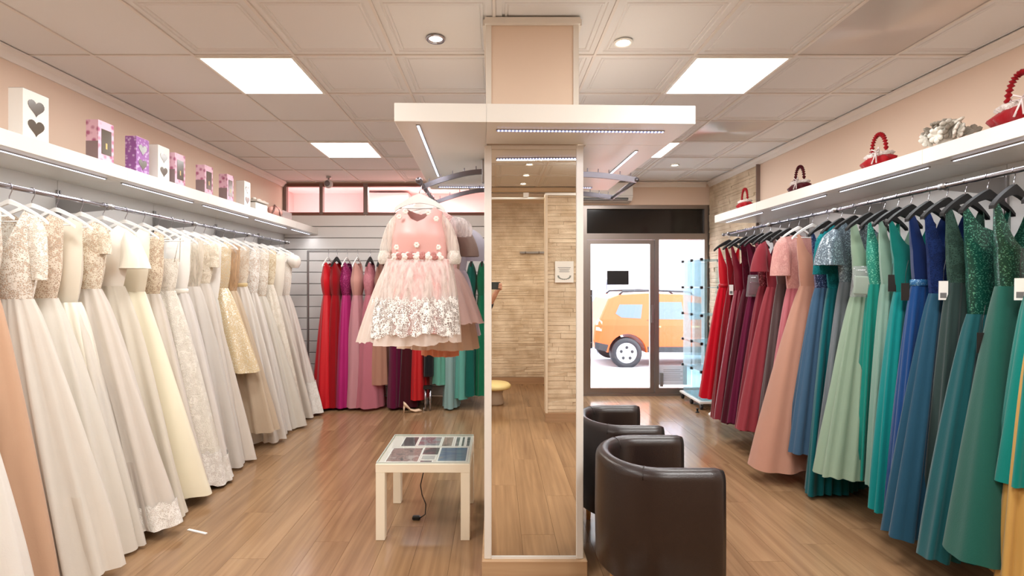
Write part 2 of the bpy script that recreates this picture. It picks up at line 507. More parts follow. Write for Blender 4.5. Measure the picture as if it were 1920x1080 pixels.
# clerestory windows in brown frames
M_BROWN = plain('brown_window_frame', (122, 78, 62), 0.45)
M_BROWN2 = plain('grey_brown_mullion', (128, 108, 100), 0.4)
WX = [-2.83, -2.34, -1.745, -0.07, DX0 - 0.47]
MULL = [0.05, 0.045, 0.06, 0.05, 0.05]
for k in range(4):
    a = WX[k] + MULL[k] / 2; b = WX[k + 1] - MULL[k + 1] / 2
    win = tag(MB().box(a - 0.02, b + 0.02, YB - 0.012, YB + 0.05, WZ0 - 0.012, WZ0 + 0.03).build('window_%d' % (k + 1), M_BROWN), kind='structure')
    MB().box(a - 0.02, b + 0.02, YB - 0.012, YB + 0.05, H - 0.055, H - 0.012).build('head_rail', M_BROWN, win)
    MB().box(WX[k] - MULL[k] / 2, a, YB - 0.016, YB + 0.05, WZ0, H - 0.012).build('mullion', M_BROWN2, win)
    if k == 3: MB().box(b, b + 0.05, YB - 0.016, YB + 0.05, WZ0, H - 0.012).build('mullion', M_BROWN2, win)
    MB().box(a, b, YB + 0.015, YB + 0.021, WZ0 + 0.03, H - 0.055).build('pane', M_GLASS, win)
# the pink room on the other side of the clerestory
pk = MB()
pk.box(XL - 0.5, 0.9, 8.3, 8.4, 1.5, 3.3)          # its far wall
pk.box(XL - 0.6, XL - 0.5, YB + 0.14, 8.4, 1.5, 3.3)
pk.box(0.9, 1.0, YB + 0.14, 8.4, 1.5, 3.3)
pk.box(-2.1, -1.4, 8.0, 8.3, 1.5, 2.96)            # a boxed-out pier
pk.box(XL - 0.6, 1.0, YB + 0.14, 8.4, 1.45, 1.5)
struct('wall_pink_room', pk, M_PINKROOM)
struct('ceiling_pink_room', MB().box(XL - 0.6, 1.0, YB + 0.14, 8.4, 3.0, 3.06).box(-1.0, 0.3, 7.6, 7.7, 2.97, 3.0).box(-2.6, -1.9, 7.35, 7.5, 2.975, 3.0), plain('pink_ceiling', (250, 232, 232), 0.8))
pr = thing('ceiling_light', 'round ceiling lamp in the pink room beyond the clerestory windows', 'ceiling light', (-1.2, 7.5, 3.0))
MB().lathe([(0.16, 0.0), (0.17, -0.03), (0.12, -0.05), (0.01, -0.055)], 20, cap1=True).build('shade', emit('pink_room_lamp', (255, 240, 240), 4.0), pr)
lamp('room_light', 'AREA', (0, 0, -0.07), 70, (1.0, 0.97, 0.97), 0.6, 0.6, parent=pr)

# ------------------------------------------------------------------ split-stone cladding
ms, n, l, p = new_mat('split_stone')
tc = n.new('ShaderNodeTexCoord')
def sn(scale, det):
    t = n.new('ShaderNodeTexNoise'); t.inputs['Scale'].default_value = scale; t.inputs['Detail'].default_value = det
    l.new(tc.outputs['Object'], t.inputs['Vector']); return t
t1 = sn(5, 4)
cr = n.new('ShaderNodeValToRGB'); cr.color_ramp.elements[0].position = 0.3; cr.color_ramp.elements[0].color = srgb(196, 172, 142)
cr.color_ramp.elements[1].position = 0.7; cr.color_ramp.elements[1].color = srgb(232, 214, 188)
l.new(t1.outputs['Fac'], cr.inputs[0]); l.new(cr.outputs[0], p.inputs['Base Color'])
p.inputs['Roughness'].default_value = 0.85
t2 = sn(60, 5); bp = n.new('ShaderNodeBump'); bp.inputs['Strength'].default_value = 0.6; bp.inputs['Distance'].default_value = 0.006
l.new(t2.outputs['Fac'], bp.inputs['Height']); l.new(bp.outputs[0], p.inputs['Normal'])
def stone(parent, axis, pos, out, a, b, z0, z1, seed):
    """courses of thin stone strips on the plane axis=pos, standing proud in the direction out (+1/-1)"""
    r = random.Random(seed); mb = MB(); z = z0
    while z < z1 - 0.01:
        h = min(r.uniform(0.03, 0.058), z1 - z)
        u = a - r.uniform(0, 0.25)
        while u < b:
            L = r.uniform(0.15, 0.6); ua, ub = max(u, a), min(u + L, b)
            if ub - ua > 0.01:
                d = [r.uniform(0.010, 0.022) for _ in range(4)]
                g = 0.0012
                pts = []
                for (uu, zz, dd) in ((ua + g, z + g, d[0]), (ub - g, z + g, d[1]), (ub - g, z + h - g, d[2]), (ua + g, z + h - g, d[3])):
                    pts.append((uu, zz, dd))
                def W(uu, zz, dd):
                    return (pos + out * dd, uu, zz) if axis == 'x' else (uu, pos + out * dd, zz)
                vs_ = [W(uu, zz, 0.0) for uu, zz, dd in pts] + [W(uu, zz, dd) for uu, zz, dd in pts]
                fs_ = [(0, 1, 5, 4), (1, 2, 6, 5), (2, 3, 7, 6), (3, 0, 4, 7), (4, 5, 6, 7)]
                if (axis == 'x') == (out > 0): pass
                mb.add(vs_, fs_)
            u += L
        z += h
    return tag(mb.build('stone_strips', ms, parent), kind='stuff')
stone(wf, 'y', YF, 1, XL, XR, 0.1, 2.72, 3)
stone(wr, 'x', XR, -1, 5.46, YB - 0.01, 0.0, 2.80, 5)
struct('trim_6', MB().box(XR - 0.04, XR, 5.445, 5.46, 0, 2.80), M_BROWN2)
# fitting-room partition behind the viewer, with its curtain rail (seen in the mirror)
PTY = -0.32
part = struct('wall_partition', MB().box(0.56, XR, PTY - 0.10, PTY, 0, 2.46), plain('partition_core', (214, 192, 162), 0.8))
stone(part, 'y', PTY, 1, 0.56, XR, 0.1, 2.46, 8)
struct('baseboard_partition', MB().box(0.535, XR, PTY, PTY + 0.045, 0, 0.1), M_SKIRT)
struct('trim_7', MB().box(0.535, 0.56, PTY - 0.10, PTY + 0.04, 0.1, 2.46), plain('stone_edge', (222, 204, 180), 0.7))
struct('trim_8', MB().box(0.535, XR, PTY - 0.11, PTY + 0.04, 2.46, 2.485), M_WHITE)
cr_ = thing('curtain_rail', 'thin white curtain rail across the fitting room, mirrored in the pillar', 'curtain rail', (0, PTY, 2.44))
MB().tube([(XL, -0.05, 0), (0.54, -0.05, 0)], 0.012, 10).build('rod', M_WHITE, cr_, True)
MB().box(0.30, 0.36, -0.07, -0.03, 0.01, 0.06).build('bracket', M_WHITE, cr_)
struct('beam_fitting_room', MB().box(XL, XR, -1.97, -1.90, H - 0.05, H), plain('beam_cream', (226, 208, 184), 0.8))

# ------------------------------------------------------------------ entrance: glazed door, side light, dark transom
door = struct('door_1', MB().box(DX0, DX1, YB + 0.01, YB + 0.12, DZ - 0.05, DZ), M_ALU)
MB().box(DX0, DX0 + 0.07, YB + 0.01, YB + 0.12, 0, DZ - 0.05).build('frame_post', M_ALU, door)
MB().box(2.80, DX1, YB + 0.01, YB + 0.12, 0, DZ - 0.05).build('frame_post', M_ALU, door)
MB().box(2.135, 2.19, YB + 0.01, YB + 0.12, 0, 2.10).build('frame_post', M_ALU, door)
MB().box(DX0 + 0.07, 2.80, YB + 0.01, YB + 0.12, 2.10, 2.18).build('transom_rail', M_ALU, door)
MB().box(DX0 + 0.07, 2.80, YB + 0.05, YB + 0.06, 2.18, DZ - 0.05).build('transom_panel', plain('transom_black', (20, 17, 16), 0.12), door)
MB().box(DX0, DX1, YB, YB + 0.13, 0, 0.03).build('threshold', M_ALU, door)
MB().box(2.19, 2.80, YB + 0.03, YB + 0.10, 0.03, 0.10).build('bottom_rail', M_ALU, door)
MB().box(2.19, 2.80, YB + 0.06, YB + 0.066, 0.10, 2.10).build('side_pane', M_GLASS, door)
mb = MB()
mb.box(1.225, 1.275, YB + 0.03, YB + 0.08, 0.03, 2.095)
mb.box(2.075, 2.13, YB + 0.03, YB + 0.08, 0.03, 2.095)
mb.box(1.275, 2.075, YB + 0.03, YB + 0.08, 2.04, 2.095)
mb.box(1.275, 2.075, YB + 0.03, YB + 0.08, 0.03, 0.10)
leaf = mb.build('door_leaf', M_ALU, door)
MB().box(1.275, 2.075, YB + 0.052, YB + 0.06, 0.10, 2.04).build('pane', M_GLASS, leaf)
mb = MB().tube([(1.31, YB + 0.16, 0.62), (1.31, YB + 0.16, 1.42)], 0.014, 10)
for z in (0.70, 1.34): mb.tube([(1.31, YB + 0.16, z), (1.25, YB + 0.05, z)], 0.009, 8)
mb.build('pull_handle', M_BLACK, leaf, True)
MB().box(2.09, 2.115, YB + 0.005, YB + 0.03, 0.98, 1.22).build('lock', M_STEEL, leaf)
MB().box(2.21, 2.25, YB + 0.02, YB + 0.06, 0.12, 0.30).build('latch_box', M_STEEL, door)
t = thing('door_sign', 'small dark rectangular sign stuck on the glass entrance door', 'sign', (1.645, YB + 0.046, 1.585))
MB().box(-0.14, 0.14, -0.004, 0.004, -0.088, 0.088).build('plate', plain('sign_black', (22, 21, 22), 0.5), t)
MB().box(-0.147, 0.147, 0.0, 0.0035, -0.095, 0.095).build('backing', plain('sign_back', (60, 58, 58), 0.5), t)
t = thing('window_notice', 'pale printed notice low on the entrance side glass', 'notice', (2.36, YB + 0.052, 0.14))
MB().box(-0.16, 0.22, 0.0, 0.003, 0.0, 0.26).build('paper', plain('notice_paper', (226, 228, 240), 0.7), t)
mb = MB()
for k in range(6): mb.box(-0.10, 0.16 - 0.03 * (k % 2), -0.002, 0.0, 0.06 + 0.028 * k, 0.066 + 0.028 * k)
mb.build('text_lines', plain('notice_ink', (150, 150, 165), 0.7), t)

# ------------------------------------------------------------------ street outside
struct('pavement', MB().box(-1.5, 10, YB + 0.12, 8.3, -0.14, -0.01), plain('pavement_concrete', (226, 224, 220), 0.8, noise=0.05, nscale=3))
mb = MB().add([(-6, 8.3, -0.13), (16, 8.3, -0.13), (16, 13.2, -0.34), (-6, 13.2, -0.34), (-6, 8.3, -0.6), (16, 8.3, -0.6), (16, 13.2, -0.6), (-6, 13.2, -0.6)],
              [(0, 1, 2, 3), (7, 6, 5, 4), (0, 4, 5, 1), (1, 5, 6, 2), (2, 6, 7, 3), (3, 7, 4, 0)])
struct('street', mb, plain('street_asphalt', (196, 196, 200), 0.8, noise=0.08, nscale=6))
fac = struct('facade', MB().box(-6, 16, 13.2, 13.4, -0.6, 6.0), plain('facade_white', (240, 240, 240), 0.8))
M_PALE = plain('pale_shutter', (206, 212, 230), 0.6)
for k in range(5):
    MB().box(1.95 + 0.24 * k, 2.17 + 0.24 * k, 13.14, 13.2, -0.34, 1.62).build('shutter_panel', M_PALE, fac)
MB().box(5.05, 5.45, 13.0, 13.2, -0.34, 4.2).build('grey_pier', plain('pier_grey', (150, 152, 158), 0.7), fac)
MB().box(4.4, 4.9, 13.12, 13.2, 0.0, 3.6).build('drainpipe_panel', M_PALE, fac)
# ------------------------------------------------------------------ pillar with mirror
PX0, PX1, PY0, PY1 = -0.052, 0.426, 2.585, 3.46
CZ0, CZ1 = 2.206, 2.288
pil = thing('pillar', 'square white-framed pillar with peach top and oak plinth in the middle', 'pillar', (0, 0, 0))
MB().box(PX0 + 0.005, PX1 - 0.005, PY0, PY1, 0, H - 0.002).build('core', M_PEACH, pil)
M_CTRIM = plain('corner_trim', (228, 220, 210), 0.5)
for a, b in ((PX0, PX0 + 0.028), (PX1 - 0.028, PX1)):
    MB().box(a, b, PY0 - 0.006, PY0 + 0.03, CZ1, H - 0.03).build('corner_trim', M_CTRIM, pil)
mb = MB()
mb.box(PX0 - 0.006, PX1 + 0.006, PY0 - 0.022, PY0 - 0.002, H - 0.034, H - 0.001)
mb.box(PX0 - 0.016, PX0 + 0.002, PY0, PY1 + 0.01, H - 0.034, H - 0.001)
mb.box(PX1 - 0.002, PX1 + 0.016, PY0, PY1 + 0.01, H - 0.034, H - 0.001)
mb.build('collar', M_CTRIM, pil)
M_SIDE = plain('pillar_side_white', (236, 232, 226), 0.45)
MB().box(PX0 - 0.008, PX0 + 0.004, PY0, PY1, 0.08, CZ0).build('side_panel', M_SIDE, pil)
MB().box(PX1 + 0.002, PX1 + 0.014, PY0, PY1, 0.08, CZ0).build('side_panel', M_SIDE, pil)
MB().box(PX0 + 0.004, PX1 + 0.002, PY1, PY1 + 0.012, 0.08, CZ0).build('back_panel', M_SIDE, pil)
MB().rbox(PX0 - 0.02, PX1 + 0.04, PY0 - 0.035, PY1 + 0.03, 0, 0.085, 0.004).build('plinth', M_PLINTH, pil)
mir = thing('wall_mirror', 'tall full-length mirror in a white frame on the pillar front', 'mirror', (0, PY0, 0.085))
fx0, fx1 = PX0 - 0.008, PX1 + 0.022
MB().rbox(fx0, fx0 + 0.037, -0.018, -0.001, 0, CZ0 - 0.086, 0.003).build('frame_stile', M_WHITE_G, mir)
MB().rbox(fx1 - 0.037, fx1, -0.018, -0.001, 0, CZ0 - 0.086, 0.003).build('frame_stile', M_WHITE_G, mir)
MB().box(fx0 + 0.037, fx1 - 0.037, -0.016, -0.001, 0, 0.012).build('frame_rail', M_WHITE_G, mir)
MB().box(fx0 + 0.037, fx1 - 0.037, -0.016, -0.001, CZ0 - 0.106, CZ0 - 0.086).build('frame_rail', M_CTRIM, mir)
mm, n, l, p = new_mat('mirror_silver')
p.inputs['Base Color'].default_value = (0.93, 0.90, 0.84, 1); p.inputs['Metallic'].default_value = 1; p.inputs['Roughness'].default_value = 0.0
MB().box(fx0 + 0.034, fx1 - 0.034, -0.010, -0.002, 0.010, CZ0 - 0.10).build('mirror_glass', mm, mir)

# ------------------------------------------------------------------ canopy around the pillar with LED strips below
PCX, PCY = 0.205, 3.0
can = thing('pillar_canopy', 'thick white square canopy shelf wrapped around the pillar', 'shelf', (PCX, PCY, CZ0), math.radians(1.6))
CX0, CX1, CY0, CY1 = -0.468 - PCX, 0.868 - PCX, 2.215 - PCY, 3.78 - PCY
ix0, ix1, iy0, iy1 = PX0 - PCX - 0.012, PX1 - PCX + 0.02, PY0 - PCY - 0.03, PY1 - PCY + 0.02
hgt = CZ1 - CZ0
M_CAN = plain('canopy_white', (246, 245, 240), 0.3)
MB().rbox(CX0, ix0 - 0.0005, CY0, CY1, 0, hgt, 0.0015).build('side_board', M_CAN, can)
MB().rbox(ix0 + 0.0005, CX1, CY0, iy0, 0, hgt, 0.0015).build('front_board', M_CAN, can)
MB().rbox(ix1, CX1, iy0 + 0.001, CY1, 0, hgt, 0.0015).build('side_board', M_CAN, can)
MB().rbox(ix0 + 0.0005, ix1 - 0.0005, iy1, CY1, 0, hgt, 0.0015).build('back_board', M_CAN, can)
md = bpy.data.materials.new('led_dots'); md.use_nodes = True
n, l = md.node_tree.nodes, md.node_tree.links
n.remove(n['Principled BSDF'])
tc = n.new('ShaderNodeTexCoord'); sx = n.new('ShaderNodeSeparateXYZ'); l.new(tc.outputs['Object'], sx.inputs[0])
a = n.new('ShaderNodeMath'); a.operation = 'MULTIPLY'; a.inputs[1].default_value = 2 * PI / 0.0166; l.new(sx.outputs[0], a.inputs[0])
b = n.new('ShaderNodeMath'); b.operation = 'SINE'; l.new(a.outputs[0], b.inputs[0])
c = n.new('ShaderNodeMapRange'); c.inputs['From Min'].default_value = -0.2; c.inputs['From Max'].default_value = 0.6
c.inputs['To Min'].default_value = 0.7; c.inputs['To Max'].default_value = 7.0; l.new(b.outputs[0], c.inputs['Value'])
e = n.new('ShaderNodeEmission'); e.inputs[0].default_value = srgb(200, 205, 255); l.new(c.outputs[0], e.inputs[1])
l.new(e.outputs[0], n['Material Output'].inputs[0])
def canopy_strip(x0, x1, y0, y1, mat, power, lit=True):
    MB().box(x0 - 0.004, x1 + 0.004, y0 - 0.004, y1 + 0.004, -0.004, 0.0).build('led_profile', M_STEEL, can)
    MB().box(x0, x1, y0, y1, -0.007, -0.004).build('led_strip', mat, can)
    lamp('strip_light', 'AREA', ((x0 + x1) / 2, (y0 + y1) / 2, -0.012), power, (0.92, 0.94, 1.0), x1 - x0, y1 - y0, parent=can)
canopy_strip(-0.015 - PCX, 0.76 - PCX, 2.315 - PCY, 2.325 - PCY, md, 2.0)
canopy_strip(-0.375 - PCX, -0.365 - PCX, 2.26 - PCY, 3.30 - PCY, M_LED, 2.2)
canopy_strip(0.735 - PCX, 0.745 - PCX, 2.66 - PCY, 3.30 - PCY, M_LED, 1.8)
canopy_strip(-0.40 - PCX, 0.72 - PCX, 3.66 - PCY, 3.67 - PCY, md, 2.0)

# chrome garment arms each side of the pillar
def garment_arm(s, x_wall, label, ya, yb, rise=0.085):
    t = thing('hanging_rack', label, 'clothes rail', (x_wall, 0, 2.05), 0, 'chrome garment arms on the pillar')
    L = 0.335 if s < 0 else 0.29
    for yy, nm in ((ya, 0), (yb, 1)):
        xs = sorted((s * 0.002, s * 0.02))
        MB().rbox(xs[0], xs[1], yy - 0.02, yy + 0.02, 0.02, 0.15, 0.003).build('mount_plate', M_STEEL, t)
        pts = [(s * (0.02 + L * u), yy, rise - rise * (u ** 1.6)) for u in [i / 10 for i in range(11)]]
        mb = MB()
        rings = []
        for q in pts: rings.append([(q[0], q[1] - 0.008, q[2] - 0.014), (q[0], q[1] + 0.008, q[2] - 0.014), (q[0], q[1] + 0.008, q[2] + 0.014), (q[0], q[1] - 0.008, q[2] + 0.014)])
        arm = mb.loft(rings, True, True).build('arm', M_RACK, t)
        for k in range(5):
            q = pts[1 + 2 * k - (k > 4)]
            MB().tube([(q[0], q[1], q[2] + 0.012), (q[0], q[1], q[2] + 0.034)], 0.0025, 6).build('peg', M_RACK, arm)
    xb = s * (0.02 + L)
    MB().tube([(xb, ya - 0.16 if s < 0 else ya - 0.01, 0.0), (xb, yb + 0.02, 0.0)], 0.012, 12).build('bar', M_RACK, t, True)
    if s < 0: MB().ball((xb, ya - 0.165, 0.0), 0.018, 12, 8).build('end_knob', M_RACK, t, True)
garment_arm(-1, PX0 - 0.008, 'curved chrome garment arm holding the small pink dresses', 2.86, 3.42)
garment_arm(1, PX1 + 0.014, 'empty chrome garment arm on the armchair side of the pillar', 2.68, 3.22, 0.03)

# ------------------------------------------------------------------ wall shelves with LED strips, garment rails
SHZ0, SHZ1, SHX = 2.163, 2.245, 2.38
def shelf_unit(s, y0, y1, label, lo, hi):
    x_front = s * SHX; x_wall = (XL + 0.018) if s < 0 else (XR - 0.018)
    t = thing('wall_shelf', label, 'shelf', (x_wall, (y0 + y1) / 2, SHZ0), 0, 'white LED shelves along the walls')
    w = (x_front - x_wall); h = (y1 - y0) / 2 - 0.0008
    xs = sorted((0, w))
    MB().rbox(xs[0], xs[1], -h, h, 0, SHZ1 - SHZ0, 0.0015).build('board', M_WHITE_G, t)
    xi = w + s * 0.085
    MB().box(xi - 0.007, xi + 0.007, lo, hi, -0.006, 0.0).build('led_profile', M_STEEL, t)
    MB().box(xi - 0.0035, xi + 0.0035, lo + 0.01, hi - 0.01, -0.009, -0.006).build('led_strip', M_LED, t)
    lamp('strip_light', 'AREA', (xi, (lo + hi) / 2, -0.014), STRIP_POWER * (hi - lo) / 0.8, (0.95, 0.96, 1.0), 0.012, hi - lo, parent=t)
lab_l = ['white wall shelf at the near end above the bridal gowns', 'white wall shelf under the biggest heart window box', 'white wall shelf under the purple flowered gift box',
         'white wall shelf under the last two pink gift boxes', 'white wall shelf under the shoe box and satin pouch', 'white wall shelf end piece touching the slatted wall']
for (a, b, lb) in zip(LSEAM[:-1], LSEAM[1:], lab_l):
    hh = (b - a) / 2
    shelf_unit(-1, a, b, lb, -hh + 0.06, hh - 0.07)
lab_r = ['white wall shelf at the near end above the green gowns', 'white wall shelf under the silver posy and the nearest red basket', 'white wall shelf under the red basket with a white bow',
         'white wall shelf under the dark wine basket', 'white wall shelf end piece by the stone corner under the small red basket']
for (a, b, lb) in zip(RSEAM[:-1], RSEAM[1:], lab_r):
    hh = (b - a) / 2
    shelf_unit(1, a, b, lb, -hh + 0.05, hh - 0.09)

RLZ, RRZ, RX = 1.995, 2.04, 2.5
def rail(s, z, y0, y1, brackets, label):
    t = thing('garment_rail', label, 'clothes rail', (s * RX, 0, z), 0, 'chrome garment rails on the side walls')
    MB().tube([(0, y0, 0), (0, y1, 0)], 0.0135, 14).build('tube', M_CHROME, t, True)
    MB().tube([(0, y1, 0), (0, y1 + 0.012, 0)], 0.018, 14).build('end_cap', M_STEEL, t, True)
    xw = (XL + 0.03 + RX) if s < 0 else (XR - 0.03 - RX)
    for y in brackets:
        b = MB().prism([(xw, -0.05), (xw, 0.05), (xw * 0.9, 0.05), (0.0, 0.0), (0.0, -0.022)], 'y', y - 0.004, y + 0.004).build('bracket', M_STEEL, t)
        MB().tube([(0, y - 0.022, 0), (0, y + 0.022, 0)], 0.019, 14).build('clamp', M_STEEL, b, True)
rail(-1, RLZ, 1.3, 6.02, LSEAM[1:-1], 'long chrome rail carrying the white bridal gowns')
rail(1, RRZ, 0.95, 5.5, RSEAM[1:-1] + [5.4], 'long chrome rail carrying the colourful evening gowns')

# ------------------------------------------------------------------ recessed spots
def spot(x, y, label, power=SPOT_POWER, tilt=0):
    t = thing('ceiling_spot', label, 'spotlight', (x, y, H), 0, 'recessed spots in the ceiling')
    MB().lathe([(0.036, 0.012), (0.040, -0.003), (0.050, -0.005), (0.054, 0.002)], 24).build('ring', M_CHROME if tilt else M_WHITE, t, True)
    MB().lathe([(0.005, -0.001), (0.03, 0.001), (0.037, 0.009)], 20, cap0=True).build('bulb', M_BULB, t, True)
    lamp('spot_light', 'SPOT', (0, 0, -0.012), power, (1.0, 0.87, 0.70), 0.035, parent=t, angle=2.2, blend=0.7)
spot(-0.337, 2.80, 'recessed chrome-ringed spot between the LED panel and the pillar top', tilt=1)
spot(0.72, 2.84, 'recessed white-ringed spot near the pillar top')
spot(2.05, 5.75, 'recessed spot above the far end of the coloured gowns')
spot(-0.34, 0.9, 'recessed spot over the aisle in front of the mirror, bridal side')
spot(0.38, -0.57, 'recessed warm spot in the fitting area, highest of three in the mirror', 24)
spot(0.38, -1.13, 'recessed warm spot in the fitting area, middle of three in the mirror', 24)
spot(0.37, -1.66, 'recessed warm spot in the fitting area, lowest of three in the mirror', 24)
t = thing('ceiling_camera', 'small round white fixture hanging at the clerestory windows', 'ceiling fixture', (-2.12, 6.35, H))
MB().lathe([(0.03, 0.0), (0.03, -0.02), (0.012, -0.025)], 14, cap1=True).build('base', M_STEEL, t, True)
MB().tube([(0, 0, -0.02), (0, 0, -0.055)], 0.01, 8).build('stem', M_STEEL, t, True)
MB().ball((0, -0.005, -0.095), 0.055, 14, 9).build('head', plain('fixture_grey', (205, 198, 195), 0.4), t, True)
MB().lathe([(0.034, 0), (0.036, 0.006), (0.02, 0.012), (0.002, 0.014)], 16, cap0=True, cap1=True).build('lens', plain('lens_grey', (110, 100, 100), 0.3), t, True, (0, -0.055, -0.098)).rotation_euler = (PI / 2, 0, 0)

# ------------------------------------------------------------------ air conditioner over the door
t = thing('air_conditioner', 'white wall air conditioner above the glass entrance door', 'air conditioner', (1.36, YB, 2.575))
mb = MB().prism([(0, 0.0), (-0.16, 0.015), (-0.20, 0.06), (-0.205, 0.24), (-0.17, 0.262), (0, 0.262)], 'x', -0.42, 0.42)
mb.build('housing', plain('ac_white', (232, 228, 222), 0.4), t)
MB().box(-0.38, 0.36, -0.205, -0.12, 0.018, 0.045).build('outlet_slot', M_BLACK, t)
MB().box(-0.38, 0.36, -0.212, -0.206, 0.022, 0.030).build('louver', plain('louver_grey', (170, 160, 155), 0.4), t)
MB().box(-0.42, 0.42, -0.208, -0.2055, 0.075, 0.078).build('seam', plain('seam_grey', (150, 145, 140), 0.5), t)

# ------------------------------------------------------------------ low white table with photos under glass
TX0, TX1, TY0, TY1 = -0.702, -0.152, 2.92, 3.47
M_TABLE = plain('table_cream', (246, 238, 218), 0.4)
t = thing('side_table', 'low square cream table covered with photos under glass', 'table', ((TX0 + TX1) / 2, (TY0 + TY1) / 2, 0))
MB().rbox(-0.275, 0.275, -0.275, 0.275, 0.395, 0.445, 0.002).build('table_top', M_TABLE, t)
for sx_ in (-1, 1):
    for sy_ in (-1, 1):
        cx, cy = sx_ * 0.2475, sy_ * 0.2475
        MB().rbox(cx - 0.0265, cx + 0.0265, cy - 0.0265, cy + 0.0265, 0, 0.395, 0.002).build('leg', M_TABLE, t)
t = thing('glass_sheet', 'square clear glass sheet lying on the photos of the low table', 'glass sheet', ((TX0 + TX1) / 2, (TY0 + TY1) / 2, 0.4495))
MB().box(-0.268, 0.268, -0.268, 0.268, 0.0, 0.005).build('pane', glass('table_glass', (252, 254, 253), 1.15), t)
mb = MB()
for q in ((-0.272, 0.272, -0.272, -0.268), (-0.272, 0.272, 0.268, 0.272), (-0.272, -0.268, -0.268, 0.268), (0.268, 0.272, -0.268, 0.268)):
    mb.box(q[0], q[1], q[2], q[3], -0.001, 0.006)
mb.build('edge', plain('glass_edge', (206, 214, 208), 0.2), t)
def photo_mat(key, cols, scale, seed, stretch=(1, 1, 1)):
    m, n, l, p = new_mat(key)
    tc = n.new('ShaderNodeTexCoord'); mp = n.new('ShaderNodeMapping'); mp.inputs['Location'].default_value = (seed * 3.1, seed * 1.7, 0)
    mp.inputs['Scale'].default_value = stretch
    l.new(tc.outputs['Object'], mp.inputs[0])
    t = n.new('ShaderNodeTexNoise'); t.inputs['Scale'].default_value = scale; t.inputs['Detail'].default_value = 2; t.inputs['Distortion'].default_value = 0.6
    l.new(mp.outputs[0], t.inputs['Vector'])
    cr = n.new('ShaderNodeValToRGB'); els = cr.color_ramp.elements
    els[0].position = 0.32; cols = [tuple(0.72 * v for v in c_) for c_ in cols]; els[0].color = srgb(*cols[0]); els[1].position = 0.68; els[1].color = srgb(*cols[-1])
    for k, c in enumerate(cols[1:-1]):
        e = els.new(0.32 + 0.36 * (k + 1) / (len(cols) - 1)); e.color = srgb(*c)
    l.new(t.outputs['Fac'], cr.inputs[0]); l.new(cr.outputs[0], p.inputs['Base Color'])
    p.inputs['Roughness'].default_value = 0.35
    return m
skin_ = [(60, 40, 38), (196, 150, 136), (150, 106, 92), (226, 200, 190)]
PH = [  # x0, x1, y0, y1 on the table (fractions), palette, label
    (0.07, 0.44, 0.05, 0.52, skin_, 'large portrait photo in brown and blush tones at the table front', 16, (1, 1, 1)),
    (0.45, 0.60, 0.02, 0.10, [(40, 10, 16), (110, 20, 34)], 'dark red strip photo at the front table edge', 14, (1, 1, 1)),
    (0.45, 0.62, 0.12, 0.26, [(226, 220, 214), (240, 236, 230)], 'white card between the two large front photos', 9, (1, 1, 1)),
    (0.44, 0.64, 0.28, 0.54, [(60, 8, 14), (120, 16, 30), (226, 170, 160)], 'crimson photo with a pale figure in the table middle', 13, (1, 1, 1)),
    (0.64, 0.97, 0.07, 0.54, [(70, 110, 170), (130, 150, 176), (90, 120, 170), (200, 170, 120)], 'large blue landscape photo with golden streak at the table front', 9, (0.5, 1.6, 1)),
    (0.14, 0.33, 0.58, 0.95, [(30, 8, 14), (64, 12, 22)], 'dark wine photo at the back table corner', 9, (1, 1, 1)),
    (0.34, 0.62, 0.60, 0.95, [(120, 124, 136), (196, 190, 196), (170, 60, 84), (210, 206, 210)], 'grey photo with a pink spot at the table back', 12, (1, 1, 1)),
    (0.63, 0.77, 0.58, 0.95, [(150, 110, 90), (214, 180, 160), (90, 70, 60)], 'tan photo of a face at the table back', 11, (1, 1, 1)),
    (0.79, 0.855, 0.58, 0.95, [(60, 58, 60), (190, 186, 184)], 'first narrow grey photo strip at the table back', 20, (0.5, 2, 1)),
    (0.865, 0.915, 0.58, 0.95, [(80, 70, 64), (150, 140, 132)], 'second narrow photo strip at the table back', 20, (0.5, 2, 1)),
    (0.925, 0.985, 0.58, 0.95, [(60, 66, 66), (160, 156, 150)], 'third narrow photo strip at the table back corner', 20, (0.5, 2, 1)),
]
M_PAPER = plain('photo_border', (238, 236, 232), 0.5)
for k, (a, b, c, d, pal, lb, sc, st) in enumerate(PH):
    w, dd = (b - a) * 0.536, (d - c) * 0.536
    ph = thing('photo', lb, 'photo', (TX0 + 0.007 + (a + b) / 2 * 0.536, TY0 + 0.007 + (c + d) / 2 * 0.536, 0.4455), 0, 'photos under the table glass')
    MB().box(-w / 2, w / 2, -dd / 2, dd / 2, 0, 0.0012).build('border', M_PAPER, ph)
    e = 0.006
    MB().box(-w / 2 + e, w / 2 - e, -dd / 2 + e, dd / 2 - e, 0.0012, 0.0018).build('image', photo_mat('photo_%d' % k, pal, sc, k + 1, st), ph)
# dark liner sheet under them
sh = thing('backing_sheet', 'pale backing sheet under all the table photos', 'paper sheet', ((TX0 + TX1) / 2, (TY0 + TY1) / 2, 0.445))
MB().box(-0.262, 0.262, -0.262, 0.262, 0, 0.0004).build('sheet', plain('liner_paper', (216, 208, 200), 0.5), sh)
# cord with plug hanging under the table
t = thing('power_cord', 'thin black cord with plug dangling under the low table', 'cord', (-0.48, 3.2, 0))
pts = [(0.02, 0, 0.395), (0.018, 0, 0.30), (-0.002, 0, 0.21), (0.008, 0, 0.15), (0.032, 0, 0.09), (0.03, -0.01, 0.03), (0.0, -0.02, 0.012)]
MB().tube(pts, 0.0035, 6).build('cable', M_BLACK, t, True)
MB().rbox(-0.05, 0.0, -0.035, -0.005, 0.0, 0.026, 0.006).build('plug', M_BLACK, t)

